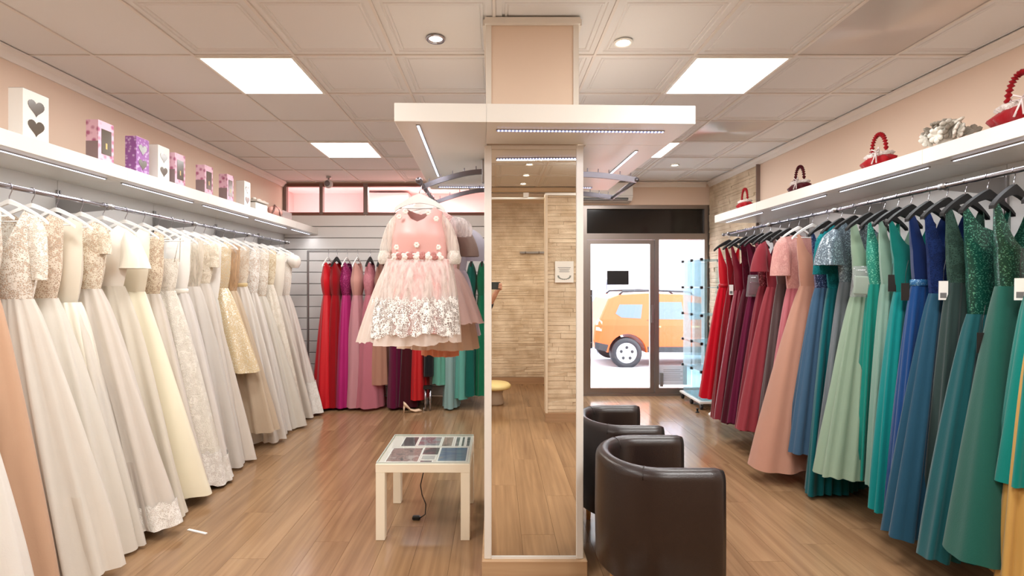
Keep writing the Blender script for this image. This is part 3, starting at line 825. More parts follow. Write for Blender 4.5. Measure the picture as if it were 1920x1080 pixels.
# ------------------------------------------------------------------ brown leather tub armchairs
M_LEATHER = plain('brown_leather', (40, 28, 25), 0.3, bump=0.15, bscale=260, noise=0.06, nscale=5)
M_LEATHER2 = plain('brown_leather_seat', (36, 25, 22), 0.38, bump=0.15, bscale=260)
M_LEGWOOD = wood_mat('leg_beech', (196, 138, 84), (222, 170, 112), 0.4, along='y')
def tub_chair(x0, y0, sx, label, rz=0.0):
    W, D, Hh = 0.56, 0.56, 0.705
    t = thing('tub_armchair', label, 'armchair', (x0, y0 + W / 2, 0), rz, 'brown tub armchairs by the pillar')
    t.scale = (sx, 1, 1)
    th = 0.088
    R = W / 2 - th / 2
    cx = W / 2
    path = []
    for k in range(7): path.append((D - 0.03 - (D - 0.03 - cx) * k / 6, -R, 0, -1))
    for k in range(1, 22):
        a = -PI / 2 - PI * k / 22
        path.append((cx + R * math.cos(a), R * math.sin(a), math.cos(a), math.sin(a)))
    for k in range(7): path.append((cx + (D - 0.03 - cx) * k / 6, R, 0, 1))
    z0 = 0.19
    prof = []   # (offset outwards, z)
    rr = th / 2
    for k in range(9):
        a = PI * k / 8
        prof.append((rr * math.cos(a), Hh - rr + rr * math.sin(a) * 1.0))
    prof = [(rr - 0.012, z0), (rr, z0 + 0.012), (rr + 0.004, 0.42)] + prof + [(-rr - 0.003, 0.45), (-rr, z0 + 0.012), (-rr + 0.012, z0)]
    rings = []
    for (px, py, nx, ny) in path:
        rings.append([(px + nx * o, py + ny * o, z) for o, z in prof])
    # rounded arm fronts
    first = [(p[0] + 0.03, p[1] * 1.0 + (-R - p[1]) * 0.35, (p[2] - 0.4) * 0.975 + 0.4) for p in rings[0]]
    last = [(p[0] + 0.03, p[1] + (R - p[1]) * 0.35, (p[2] - 0.4) * 0.975 + 0.4) for p in rings[-1]]
    MB().loft([first] + rings + [last], True, True).build('tub_shell', M_LEATHER, t, True)
    # seam piping on the rim
    for k in (9, 24):
        MB().tube([(path[k][0] + path[k][2] * (o * 1.0), path[k][1] + path[k][3] * o, z + 0.0005) for o, z in prof[3:12]], 0.0022, 6).build('seam', M_LEATHER2, t, True)
    mb = MB()
    iw = R - rr - 0.004
    seat = []
    for (zz, ins) in ((0.2, 0.0), (0.38, 0.0), (0.42, 0.012), (0.435, 0.04)):
        ring = []
        for k in range(17):
            a = PI / 2 + PI * k / 16
            ring.append((cx + (iw - ins) * math.cos(a), (iw - ins) * math.sin(a), zz))
        ring += [(D - 0.02 - ins, -(iw - ins), zz), (D - 0.02 - ins, iw - ins, zz)]
        seat.append(ring)
    mb.loft(seat, True, True).build('seat_cushion', M_LEATHER2, t, True)
    for (lx, ly) in ((0.13, -0.16), (0.13, 0.16), (D - 0.08, -0.2), (D - 0.08, 0.2)):
        MB().lathe([(0.017, 0), (0.019, 0.03), (0.024, 0.20)], 14, (lx, ly, 0), True, True).build('leg', M_LEGWOOD, t, True)
    return t
tub_chair(0.478, 2.10, 0.88, 'brown leather tub armchair nearest the viewer')
tub_chair(0.485, 2.755, 0.80, 'brown leather tub armchair farther back, half hidden by the nearer one')

# ------------------------------------------------------------------ gift boxes on the bridal shelf
M_HOLE = plain('box_window_dark', (88, 76, 64), 0.25)
M_WBOX = plain('white_card', (234, 230, 224), 0.6)
def flower_print(key, c1, c2, scale):
    if key in MATS: return MATS[key]
    m, n, l, p = new_mat(key)
    tc = n.new('ShaderNodeTexCoord')
    v = n.new('ShaderNodeTexVoronoi'); v.inputs['Scale'].default_value = scale; l.new(tc.outputs['Object'], v.inputs['Vector'])
    mr = n.new('ShaderNodeMapRange'); mr.inputs['From Min'].default_value = 0.2; mr.inputs['From Max'].default_value = 0.5
    l.new(v.outputs['Distance'], mr.inputs['Value'])
    x = n.new('ShaderNodeMix'); x.data_type = 'RGBA'; x.inputs[6].default_value = srgb(*c1); x.inputs[7].default_value = srgb(*c2)
    l.new(mr.outputs[0], x.inputs[0]); l.new(x.outputs[2], p.inputs['Base Color']); p.inputs['Roughness'].default_value = 0.5
    MATS[key] = m
    return m
M_PINKP = flower_print('pink_flower_card', (176, 96, 130), (232, 190, 208), 26)
M_PURP = flower_print('purple_flower_card', (206, 176, 214), (150, 92, 160), 46)
def heart(cy, cz, r, n=26):
    out = []
    for k in range(n):
        a = 2 * PI * k / n
        out.append((cy + r * 16 * math.sin(a) ** 3 / 16, cz + r * (13 * math.cos(a) - 5 * math.cos(2 * a) - 2 * math.cos(3 * a) - math.cos(4 * a)) / 16))
    return out
def gift_box(y0, y1, depth, h, style, label, x=-2.44):
    w = y1 - y0
    t = thing('gift_box', label, 'gift box', (x, (y0 + y1) / 2, SHZ1), 0, 'window gift boxes on the bridal shelf')
    mat = {'white': M_WBOX, 'pink': M_PINKP, 'purple': M_PURP}[style]
    MB().box(-depth, 0, -w / 2, w / 2, 0.0005, h).build('carton', mat, t)
    MB().box(-depth, 0.0, -w / 2, w / 2, h, h + 0.002).build('lid_flap', plain('flap_grey', (170, 160, 154), 0.6) if style == 'white' else M_PINKP, t)
    if style in ('white', 'purple'):
        for cz in (0.7 * h, 0.3 * h):
            mb = MB(); hp = heart(0, cz, w * 0.32)
            mb.loft([[(0.0006, -u, z) for u, z in hp], [(0.002, -u, z) for u, z in hp]], True, True).build('heart_window', M_HOLE, t)
    if style == 'pink':
        MB().box(0.0, 0.0015, -w * 0.3, w * 0.34, 0.22 * h, 0.82 * h).build('window', M_HOLE, t)
        MB().box(0.0015, 0.0022, -w * 0.04, w * 0.06, 0.36 * h, 0.5 * h).build('tag', plain('gold_tag', (214, 180, 110), 0.3), t)
        MB().box(-depth - 0.0, -0.0, -w / 2 - 0.0015, -w / 2, 0.02, h * 0.5).build('side_window', glass('box_film', (214, 190, 190), 1.4, 0.4), t)
    return t
gift_box(2.585, 2.735, 0.075, 0.262, 'white', 'tall white gift box with two heart windows, biggest at the shelf start')
gift_box(3.075, 3.20, 0.075, 0.258, 'pink', 'pink flowered gift box with a square window and gold tag')
gift_box(3.40, 3.525, 0.075, 0.255, 'purple', 'purple flowered gift box with two heart windows')
gift_box(3.62, 3.745, 0.075, 0.258, 'white', 'white heart window gift box between the purple and pink boxes')
gift_box(3.81, 3.935, 0.06, 0.25, 'pink', 'pink flowered gift box right behind the second white heart box')
gift_box(4.20, 4.32, 0.075, 0.25, 'pink', 'pink flowered gift box standing apart in the row middle')
gift_box(4.55, 4.66, 0.075, 0.25, 'pink', 'last pink flowered gift box before the farthest white heart box')
gift_box(4.86, 4.98, 0.08, 0.255, 'white', 'farthest white gift box with two heart windows')
# low things at the far end of that shelf
t = thing('shoe_box', 'low open white shoe box with tissue at the far shelf end', 'shoe box', (-2.44, 5.22, SHZ1))
MB().box(-0.2, 0, -0.13, 0.13, 0.0005, 0.085).build('carton', M_WBOX, t)
MB().add([(-0.2, -0.13, 0.085), (0.012, -0.13, 0.10), (0.012, 0.13, 0.10), (-0.2, 0.13, 0.085), (-0.2, -0.13, 0.098), (0.016, -0.13, 0.118), (0.016, 0.13, 0.118), (-0.2, 0.13, 0.098)],
         [(0, 3, 2, 1), (4, 5, 6, 7), (0, 1, 5, 4), (1, 2, 6, 5), (2, 3, 7, 6), (3, 0, 4, 7)]).build('lid', plain('lid_greywhite', (206, 198, 188), 0.6), t)
mb = MB()
for k in range(7): mb.ball((-0.03 - 0.02 * (k % 3), -0.1 + 0.035 * k, 0.125), 0.022, 8, 6, (1, 1.2, 0.7))
mb.build('tissue', plain('tissue_white', (226, 216, 206), 0.8), t, True)
t = thing('satin_pouch', 'dusty pink satin pouch with loose ribbon at the far shelf end', 'pouch', (-2.45, 5.56, SHZ1))
rings = []
for k in range(9):
    u = k / 8; r_ = 0.062 * math.sin(PI * min(max(u, 0.06), 0.94)) ** 0.4
    rings.append([(0.0 + r_ * math.cos(a) * 0.9, -0.13 + 0.26 * u, max(0.001, 0.058 + r_ * math.sin(a))) for a in [2 * PI * i / 12 for i in range(12)]])
MB().loft(rings, True, True).build('pouch_body', plain('pink_satin_pouch', (216, 160, 148), 0.45), t, True)
MB().tube([(0.03, -0.16, 0.004), (0.05, -0.14, 0.05), (0.045, -0.1, 0.1), (0.02, -0.06, 0.12), (0.05, -0.02, 0.07), (0.06, 0.0, 0.004)], 0.008, 6).build('ribbon', plain('brown_ribbon', (120, 84, 78), 0.5), t, True)
t = thing('clear_box', 'clear plastic box with pale lining at the very end of the bridal shelf', 'box', (-2.44, 5.86, SHZ1))
MB().box(-0.14, 0, -0.13, 0.13, 0.001, 0.10).build('shell', glass('clear_box_film', (236, 224, 222), 1.4, 0.45), t)
MB().box(-0.13, -0.01, -0.12, 0.12, 0.002, 0.03).build('lining', plain('blush_lining', (236, 206, 200), 0.7), t)

# ------------------------------------------------------------------ ruffled baskets and posy on the opposite shelf
def basket(y, rot, col, s, label, x=2.52, bow=True):
    t = thing('flower_basket', label, 'basket', (x, y, SHZ1), rot, 'ruffled fabric baskets on the wall shelf')
    m = fabric('chiffon', tuple(int(0.86 * v) for v in col))
    N = 40; rings = []
    for z, a, b, am in ((0.001, 0.07, 0.035, 0.0), (0.03, 0.115, 0.06, 0.006), (0.055, 0.13, 0.07, 0.012), (0.075, 0.10, 0.055, 0.006), (0.09, 0.08, 0.045, 0.0)):
        rings.append([(s * (b + am * math.sin(9 * t_)) * math.sin(t_), s * (a + am * math.sin(9 * t_)) * math.cos(t_), s * (z + am * 0.5 * math.sin(7 * t_))) for t_ in [2 * PI * k / N for k in range(N)]])
    MB().loft(rings, True, True).build('bowl', m, t, True)
    rings = []
    for z, a, b, am in ((0.082, 0.085, 0.05, 0.002), (0.10, 0.105, 0.062, 0.007), (0.108, 0.095, 0.055, 0.004), (0.098, 0.06, 0.03, 0.0)):
        rings.append([(s * (b + am * math.sin(13 * t_)) * math.sin(t_), s * (a + am * math.sin(13 * t_)) * math.cos(t_), s * (z + am * 0.6 * math.cos(11 * t_))) for t_ in [2 * PI * k / N for k in range(N)]])
    MB().loft(rings, False, True).build('lace_frill', fabric('lace', (236, 226, 220), (214, 196, 190)), t, True)
    pts, rs = [], []
    for k in range(73):
        a = PI * k / 72
        pts.append((0, s * 0.062 * math.cos(a), s * (0.10 + 0.135 * math.sin(a) ** 0.8)))
        rs.append(s * (0.0105 + 0.0045 * math.cos(k * PI / 2)))
    MB().tube(pts, rs, 9).build('ruffle_handle', m, t, True)
    if bow:
        mb = MB()
        for sg in (-1, 1):
            mb.tube([(-0.062 * s, -0.06 * s, 0.105 * s), (-0.07 * s, (-0.06 + sg * 0.03) * s, 0.125 * s), (-0.075 * s, (-0.06 + sg * 0.04) * s, 0.10 * s), (-0.064 * s, -0.06 * s, 0.10 * s), (-0.078 * s, (-0.06 + sg * 0.02) * s, 0.03 * s)], 0.004 * s, 6)
        mb.build('bow', fabric('satin', (232, 216, 214)), t, True)
basket(2.40, 0.0, (190, 16, 30), 1.12, 'big red ruffle basket closest to the viewer on the high shelf')
basket(3.30, 0.0, (196, 14, 28), 1.0, 'red ruffle basket with a white bow beside the silver posy')
basket(4.16, 0.0, (98, 12, 26), 0.96, 'dark wine ruffle basket in the middle of the high shelf')
basket(5.08, 0.0, (202, 20, 34), 0.92, 'small red ruffle basket by the stone corner', bow=False)
t = thing('flower_posy', 'silver and white fabric flower posy between the red baskets', 'posy', (2.52, 2.79, SHZ1))
MB().lathe([(0.03, 0.001), (0.045, 0.02), (0.06, 0.05), (0.04, 0.07)], 14, cap0=True, cap1=True).build('holder', plain('posy_holder', (206, 200, 190), 0.5), t, True)
r = random.Random(12)
bl = MB()
for k in range(5):
    for j in range(7):
        a = 2 * PI * j / 7 + k
        rr = 0.006 + 0.0065 * k
        bl.ball((rr * math.cos(a), rr * math.sin(a), 0.012 - 0.003 * k), 0.011 + 0.0015 * k, 6, 4, (1, 1, 0.45))
bm = [bl.mesh('blossom', plain(nm, c_, 0.5), True) for nm, c_ in (('posy_silver', (208, 204, 194)), ('posy_white', (228, 224, 214)), ('posy_grey', (140, 132, 120)))]
for k in range(24):
    a = r.uniform(0, 2 * PI); e_ = r.uniform(0.05, 1.4)
    R_ = 0.085
    q = (R_ * math.cos(e_) * math.cos(a) * 0.95, R_ * math.cos(e_) * math.sin(a) * 1.25, 0.062 + R_ * 0.95 * math.sin(e_))
    put('blossom', bm[k % 3 if k % 5 else 2], t, q, (e_ * 0 + (PI / 2 - e_) * -math.sin(a), (PI / 2 - e_) * math.cos(a), a), (0.95, 0.95, 0.95))
t = thing('ribbon_spray', 'peach ribbon flower spray lying flat beside the silver posy', 'ribbon', (2.46, 2.63, SHZ1))
mb = MB()
for k in range(9): mb.ball((0.01 * (k % 3), -0.06 + 0.016 * k, 0.014), 0.014, 8, 5, (1, 1.2, 0.9))
mb.build('petals', plain('peach_ribbon', (222, 168, 146), 0.6), t, True)
MB().tube([(0, -0.06, 0.01), (0, -0.12, 0.016), (0, -0.15, 0.012)], 0.005, 6).build('stem', M_BLACK, t, True)

# ------------------------------------------------------------------ wheeled glass display tower in the entrance corner
t = thing('display_cabinet', 'clear glass display tower with black clips on a wheeled base by the entrance', 'display cabinet', (2.62, 6.28, 0))
dx, dy = 0.17, 0.30
M_CGLASS = glass('cabinet_glass', (226, 243, 248), 1.5, 0.16)
MB().rbox(-dx - 0.03, dx + 0.03, -dy - 0.03, dy + 0.03, 0.075, 0.10, 0.003).build('base_board', M_WHITE, t)
for (a, b) in ((-dx, -dy), (dx, -dy), (-dx, dy), (dx, dy), (-dx, 0)):
    cst = MB().tube([(a - 0.012, b, 0.032), (a + 0.012, b, 0.032)], 0.032, 14).build('caster', M_BLACK, t, True)
    MB().box(a - 0.016, a + 0.016, b - 0.01, b + 0.01, 0.05, 0.075).build('fork', M_STEEL, cst)
for k in range(6):
    z = 0.11 + 0.336 * k
    MB().box(-dx, dx, -dy, dy, z, z + 0.006).build('glass_shelf', M_CGLASS, t)
    for (a, b) in ((-dx, -dy), (dx, -dy), (-dx, dy), (-dx, 0), (dx, 0)):
        if 0 < k: MB().rbox(a - 0.016, a + 0.016, b - 0.016, b + 0.016, z - 0.014, z + 0.02, 0.004).build('clip', M_BLACK, t)
for k in range(5):
    z = 0.12 + 0.336 * k
    MB().box(-dx - 0.003, -dx + 0.002, -dy + 0.02, -0.02, z, z + 0.322).build('glass_pane', M_CGLASS, t)
    MB().box(-dx - 0.003, -dx + 0.002, 0.02, dy - 0.02, z, z + 0.322).build('glass_pane', M_CGLASS, t)
    MB().box(-dx + 0.02, dx - 0.02, dy - 0.002, dy + 0.003, z, z + 0.322).build('glass_pane', M_CGLASS, t)
t = thing('stand_foot', 'white flared foot of a display stand under the red gowns', 'stand', (2.53, 5.72, 0))
MB().lathe([(0.10, 0.0), (0.10, 0.01), (0.075, 0.03), (0.045, 0.05), (0.03, 0.075), (0.038, 0.10), (0.045, 0.12), (0.03, 0.14), (0.02, 0.17), (0.018, 0.6)], 24, cap0=True, cap1=True).build('flared_foot', plain('stand_white', (236, 234, 230), 0.3), t, True)
t = thing('door_stop', 'tiny black door stop on the floor near the entrance', 'door stop', (2.35, 5.85, 0))
MB().lathe([(0.022, 0), (0.022, 0.006), (0.012, 0.012), (0.010, 0.035), (0.016, 0.04), (0.014, 0.05)], 12, cap0=True, cap1=True).build('stop_body', M_BLACK, t, True)
t = thing('paper_strip', 'thin white strip lying on the floor by the bridal gowns', 'strip', (-1.80, 3.02, 0.0), -0.35)
MB().box(-0.075, 0.075, -0.008, 0.008, 0.0005, 0.006).build('strip', plain('strip_white', (238, 234, 228), 0.5), t)

# ------------------------------------------------------------------ fitting area behind the viewer (in the mirror)
t = thing('round_stool', 'low round stool with a pale yellow top reflected in the mirror', 'stool', (-0.02, -1.13, 0))
MB().lathe([(0.11, 0.0), (0.125, 0.02), (0.10, 0.12), (0.12, 0.2)], 24, cap0=True, cap1=True).build('base', plain('stool_base', (190, 170, 150), 0.6), t, True)
MB().lathe([(0.19, 0.2), (0.205, 0.215), (0.205, 0.24), (0.18, 0.262), (0.01, 0.268)], 28, cap0=True, cap1=True).build('cushion', plain('stool_yellow', (246, 226, 160), 0.5), t, True)
t = thing('notice_frame', 'white printed notice on the stone partition, seen in the mirror', 'notice', (0.74, PTY + 0.032, 1.63))
MB().box(-0.1, 0.1, 0.0, 0.008, -0.115, 0.115).build('card', plain('notice_white', (238, 236, 230), 0.5), t)
mb = MB()
for k, (hw, z) in enumerate(((0.07, 0.045), (0.06, 0.03), (0.05, 0.015), (0.055, 0.0))): mb.box(-hw, hw, 0.008, 0.009, z, z + 0.005)
mb.build('text_lines', plain('notice_grey', (120, 120, 124), 0.6), t)
mb = MB()
for k in range(11):
    a = PI + PI * k / 10
    mb.ball((0.065 * math.cos(a), 0.0085, -0.045 + 0.035 * math.sin(a)), 0.009, 6, 4, (1.3, 0.2, 0.7))
mb.build('leaf_garland', plain('garland_grey', (130, 136, 130), 0.6), t)
t = thing('coat_hook', 'chrome coat hook bar on the fitting room wall in the mirror', 'hook', (0.66, YF + 0.024, 1.96), -PI / 2)
MB().box(-0.02, 0.0, -0.3, 0.3, 0.0, 0.03).build('bar', M_STEEL, t)
for k in range(3):
    MB().tube([(-0.02, -0.22 + 0.2 * k, 0.015), (-0.07, -0.22 + 0.2 * k, 0.0), (-0.09, -0.22 + 0.2 * k, 0.03)], 0.006, 8).build('hook', M_STEEL, t, True)
struct('wall_cubicle', MB().box(1.5, 1.56, YF, PTY - 0.1, 0, 2.46), plain('cubicle_wall', (222, 200, 168), 0.8))
# ------------------------------------------------------------------ hangers
M_HBLACK = plain('hanger_black', (9, 8, 9), 0.6)
M_HWHITE = plain('hanger_white', (240, 238, 234), 0.35)
HR = 0.065                      # rail centre above the hanger neck
HSL = 0.5                       # slope of the hanger shoulders
def hook_pts(r):
    pts = [(0, 0, -0.012), (0, 0, 0.012), (0.006, 0, 0.024), (r * 0.9, 0, HR - 0.022)]
    for k in range(11):
        a = math.radians(-20 + 22 * k)
        pts.append((r * math.cos(a), 0, HR + r * math.sin(a)))
    return pts
HOOK_ME = MB().tube(hook_pts(0.0165), 0.0022, 6).mesh('hook', M_CHROME, True)
def hanger_body(w, thick, mid, end):
    top, bot = [], []
    N = 14
    for k in range(-N, N + 1):
        u = k / N; a = abs(u)
        z = -HSL * w * (a ** 1.15) - (0.012 * a ** 6)
        top.append((u * w, z)); bot.append((u * w, z - (mid * (1 - a) ** 1.4 + end)))
    poly = top + bot[::-1]
    mb = MB(); rings = []
    for y, k in ((-thick / 2, 0.0), (thick / 2, 0.0)):
        rings.append([(x, y, z) for x, z in poly])
    n2 = len(top)
    mb.loft(rings)
    m = len(poly)
    for base, flip in ((0, False), (m, True)):       # faces of the plate as quads
        for k in range(n2 - 1):
            q = (base + k, base + k + 1, base + m - 2 - k, base + m - 1 - k)
            mb.f.append(q if flip else q[::-1])
    return mb
BODY = {'black': hanger_body(0.205, 0.02, 0.035, 0.016).mesh('hanger_body', M_HBLACK),
        'white': hanger_body(0.215, 0.011, 0.012, 0.012).mesh('hanger_body', M_HWHITE),
        'childwhite': hanger_body(0.135, 0.016, 0.03, 0.022).mesh('hanger_body', M_HWHITE),
        'childblack': hanger_body(0.135, 0.016, 0.03, 0.022).mesh('hanger_body', M_HBLACK)}
BAR = {k: MB().tube([(-w, 0, -HSL * w - 0.02), (w, 0, -HSL * w - 0.02)], 0.004, 6).mesh('cross_bar', BODY[k].materials[0], True) for k, w in (('white', 0.19), ('childwhite', 0.12), ('black', 0.19), ('childblack', 0.12))}
def hanger(kind, x, y, zr, rz, label, group):
    t = thing('hanger', label, 'hanger', (x, y, zr - HR), rz, group)
    put('hanger_body', BODY[kind], t); put('hook', HOOK_ME, t)
    if kind in ('white', 'childwhite'): put('cross_bar', BAR[kind], t)
    return t

# ------------------------------------------------------------------ dresses
def skirt_mesh(name, mat, L, wa, wb, ha, hb, cx, cy, pw, pleat, npl, seed, ragged=0.01, v0=0.0, v1=1.0, off=0.0, scallop=0.0, rings_n=16, N=104, hemlift=0.0, swirl=0.6):
    r = random.Random(seed)
    th = np.linspace(0, 2 * PI, 721)
    ex, ey = ha * np.cos(th), hb * np.sin(th)
    s = np.concatenate([[0], np.cumsum(np.hypot(np.diff(ex), np.diff(ey)))])
    tt = np.interp(np.linspace(0, s[-1], N + 1)[:-1], s, th)
    u = np.linspace(0, 1, N + 1)[:-1] * 2 * PI
    comps = [(max(3, int(npl * k)), r.uniform(0, 6.28), a, r.uniform(-swirl, swirl)) for k, a in ((1.0, 1.0), (0.57, 0.8), (1.6, 0.35), (0.31, 0.7))]
    hem = sum(a * np.sin(k * u + p) for k, p, a, _ in [(3, r.uniform(0, 6), 0.5, 0), (7, r.uniform(0, 6), 0.5, 0), (npl, r.uniform(0, 6), 0.3, 0)])
    V = []
    for i in range(rings_n + 1):
        v = v0 + (v1 - v0) * i / rings_n
        e = v ** pw
        a_ = wa + (ha - wa) * e; b_ = wb + (hb - wb) * (v ** max(0.6, pw * 0.9))
        grow = min(1.0, 0.12 + v ** 0.8)
        d = pleat * grow * sum(a * np.sin(k * u + p + w * v * 3) for k, p, a, w in comps) / 1.7 + off
        ct, st = np.cos(tt), np.sin(tt)
        nx, ny = ct / a_, st / b_
        nn = np.hypot(nx, ny)
        X = a_ * ct + d * nx / nn + cx * v; Y = b_ * st + d * ny / nn + cy * v
        Z = np.full(N, L * (1 - v))
        q = (v - v0) / max(v1 - v0, 1e-6)
        if v > 0.55: Z = Z + hem * ragged * ((v - 0.55) / 0.45) ** 2
        if hemlift: Z = Z + hemlift * q ** 2 * ct
        if scallop and i == 0: Z = Z + scallop * np.abs(np.sin(u * 14))
        V.append(np.stack([X, Y, np.maximum(Z, 0.002)], 1))
    mb = MB(); mb.loft([list(map(tuple, q)) for q in V])
    return mb.mesh(name, mat, True)

def bodice_mesh(name, mat, zw, zs, wa, ba, so, si, bw, bb, nf, nb, vee=1.0, seed=0, strapless=None, off=0.0, zlow=None):
    """front and back panels between neckline and armhole; hanger shoulder slope applied at the top"""
    zb = zw + (zs - zw) * 0.42
    rows = 18; cols = 6
    mb = MB()
    ztop = zs if strapless is None else strapless
    zl = zw if zlow is None else zlow
    for front in (1, -1):
        zn = zs - (nf if front > 0 else nb)
        for side in (1, -1):
            idx = []
            for i in range(rows + 1):
                z = zl + (ztop - zl) * i / rows
                if z <= zb:
                    k = (z - zw) / (zb - zw); o = wa + (ba - wa) * math.sin(max(k, 0) * PI / 2); b = bw + (bb - bw) * math.sin(max(k, 0) * PI / 2)
                else:
                    k = (z - zb) / (zs - zb); o = ba + (so - ba) * (k ** 0.55); b = bb * (1 - 0.72 * k)
                if z <= zn: nn = 0.0
                else: nn = min(si * (((z - zn) / (zs - zn)) ** vee), o - 0.006)
                row = []
                for j in range(cols + 1):
                    s_ = j / cols
                    xx = nn + (o - nn) * s_
                    yy = (b + off) * math.sqrt(max(0.0, 1 - (xx / o) ** 2)) * -front
                    zz = z - HSL * xx * max(0.0, (z - zb) / (zs - zb)) ** 2.5
                    row.append((side * (xx + off * (xx / o)), yy, zz))
                idx.append(row)
            o0 = len(mb.v)
            for row in idx: mb.v.extend(row)
            c1 = cols + 1
            for i in range(rows):
                for j in range(cols):
                    q = (o0 + i * c1 + j, o0 + i * c1 + j + 1, o0 + (i + 1) * c1 + j + 1, o0 + (i + 1) * c1 + j)
                    mb.f.append(q if side * front > 0 else q[::-1])
    return mb.mesh(name, mat, True)

def sleeve_mesh(mat, side, so, zs, length, r0, r1, bulge=0.0, out=0.05, seed=0):
    r = random.Random(seed)
    z0 = zs - HSL * so
    rings = []; N = 22; M = 10
    for i in range(M + 1):
        v = i / M
        x = so - 0.02 + out * math.sin(v * PI / 2); z = z0 - 0.004 - length * v
        rad = r0 + (r1 - r0) * v + bulge * math.sin(PI * v)
        rad *= 0.35 + 0.65 * math.sin(min(1.0, v / 0.35) * PI / 2)
        ring = []
        for k in range(N):
            a = 2 * PI * k / N
            q = rad * (1 + 0.07 * math.sin(5 * a + i * 0.3 + seed) * (0.3 + v))
            ring.append((side * (x + 0.75 * q * math.cos(a)), 0.62 * q * math.sin(a), z + 0.45 * rad * math.cos(a) * (1 - v)))
        rings.append(ring)
    return MB().loft(rings).mesh('sleeve', mat, True)

TAG_W = plain('price_tag_white', (240, 240, 238), 0.5)
TAG_K = plain('price_tag_black', (20, 20, 22), 0.4)
M_BAGFILM = glass('bag_film', (240, 240, 244), 1.45, 0.14)

def dress(name, label, group, x, y, rz, zr, hem, skirt, bodice=None, htype='black', hlabel=None, hgroup=None,
          wa=0.125, wb=0.05, ha=0.3, hb=0.11, cx=0.0, cy=0.0, pw=0.8, pleat=0.012, npl=15, ragged=0.012,
          drop=0.012, waist=0.42, ba=0.165, so=0.17, si=0.10, nf=0.22, nb=0.12, vee=0.8, bb=0.075, strap=None, strapless=False,
          sleeve=None, belt=None, hemlace=None, tag_=None, bag=None, over=None, under=None, seed=1, flip=1, cat='dress', hemlift=0.0, extra=None, swirl=0.6, olift=0.0):
    zs = zr - HR - drop                                 # hanger neck height
    L = zs - waist - hem                                 # skirt length
    t = thing(name, label, cat, (x, y, hem), rz, group)
    top = zs - hem
    put('skirt', skirt_mesh('skirt', skirt, L, wa, wb, ha, hb, cx, cy, pw, pleat, npl, seed, ragged, hemlift=hemlift, swirl=swirl), t)
    if under:
        put('underskirt', skirt_mesh('underskirt', under[0], L + under[1] * 0, wa * 0.95, wb * 0.9, ha * under[2] * 0.9, hb * under[2] * 0.72, cx, cy, pw, pleat * 0.7, npl + 3, seed + 50, ragged, v0=0.72, v1=1.0 + under[1] / L, rings_n=8), t)
    if over:
        mt, v1, k = over
        put('overskirt', skirt_mesh('overskirt', mt, L, wa * 1.03, wb * 1.1, ha * k, hb * k, cx, cy, pw, pleat * 1.2, npl, seed + 9, ragged, v1=v1, off=0.008, rings_n=12, hemlift=olift), t)
    bm = bodice or skirt
    fl = 1
    kw = dict(zw=L, zs=top, wa=wa, ba=ba, so=so, si=si, bw=wb, bb=bb, nf=nf, nb=nb, vee=vee)
    if strapless:
        zt = L + (top - L) * 0.5
        put('bodice', bodice_mesh('bodice', bm, strapless=zt, **kw), t)
        for s_ in (-1, 1):
            MB().tube([(s_ * 0.14, -bb * 0.4, zt - 0.02), (s_ * 0.15, 0, zt + (top - zt) * 0.5), (s_ * 0.165, 0, top - HSL * 0.165 + 0.002), (s_ * 0.15, bb * 0.3, zt + (top - zt) * 0.5), (s_ * 0.14, bb * 0.4, zt - 0.02)], 0.0025, 5).build('hanging_loop', bm, t, True)
    else:
        put('bodice', bodice_mesh('bodice', bm, **kw), t)
    if sleeve:
        mt, ln, r0, r1, bu, ou = sleeve
        for s_ in (-1, 1): put('sleeve', sleeve_mesh(mt, s_, so, top, ln, r0, r1, bu, ou, seed), t)
    if belt:
        rr = []
        for z_ in (L - 0.018, L - 0.012, L + 0.012, L + 0.018):
            g_ = 0.006 if abs(z_ - L) < 0.015 else 0.002
            rr.append([((wa + g_ + 0.004) * math.cos(a), (wb + g_ + 0.006) * math.sin(a), z_) for a in [2 * PI * k / 40 for k in range(40)]])
        MB().loft(rr).build('belt', belt, t, True)
    if hemlace:
        put('hem_lace', skirt_mesh('hem_lace', hemlace[0], L, wa, wb, ha, hb, cx, cy, pw, pleat, npl, seed, ragged, v0=1 - hemlace[1], v1=1.0, off=0.006, scallop=0.03, rings_n=5, hemlift=hemlift, swirl=swirl), t)
    if tag_:
        mt, tx, tz = tag_
        g = MB().box(-0.019, 0.019, -0.0015, 0.0015, -0.05, 0.05).build('price_tag', mt, t)
        g.location = (tx, -0.085, tz); g.rotation_euler = (0.04, 0, math.radians(-48))
        MB().tube([(0, 0, 0.048), (0.004, 0.01, 0.11), (0.02, 0.04, 0.18)], 0.0012, 4).build('string', TAG_K, g)
        if mt is TAG_W: MB().box(-0.013, 0.013, -0.0022, -0.0015, -0.04, -0.012).build('print', plain('tag_print', (110, 110, 112), 0.6), g)
    if bag:
        mt, bx, bz = bag
        rr = []
        for z_, w_, d_ in ((-0.10, 0.078, 0.004), (-0.09, 0.082, 0.014), (0.0, 0.08, 0.02), (0.07, 0.078, 0.01), (0.10, 0.076, 0.003)):
            rr.append([(w_ * math.copysign(abs(math.cos(a)) ** 0.35, math.cos(a)) + 0.003 * math.sin(5 * a + z_ * 40), d_ * math.sin(a), z_ + 0.006 * math.cos(a)) for a in [2 * PI * k / 24 for k in range(24)]])
        g = MB().loft(rr, True, True).build('accessory_bag', M_BAGFILM, t, True)
        g.location = (bx, -0.10, bz); g.rotation_euler = (0, 0.06, math.radians(-45))
        MB().rbox(-0.066, 0.066, -0.011, 0.011, -0.085, 0.035, 0.008).build('folded_shawl', mt, g)
    if hlabel:
        hanger(htype, x, y, zr, rz, hlabel, hgroup)
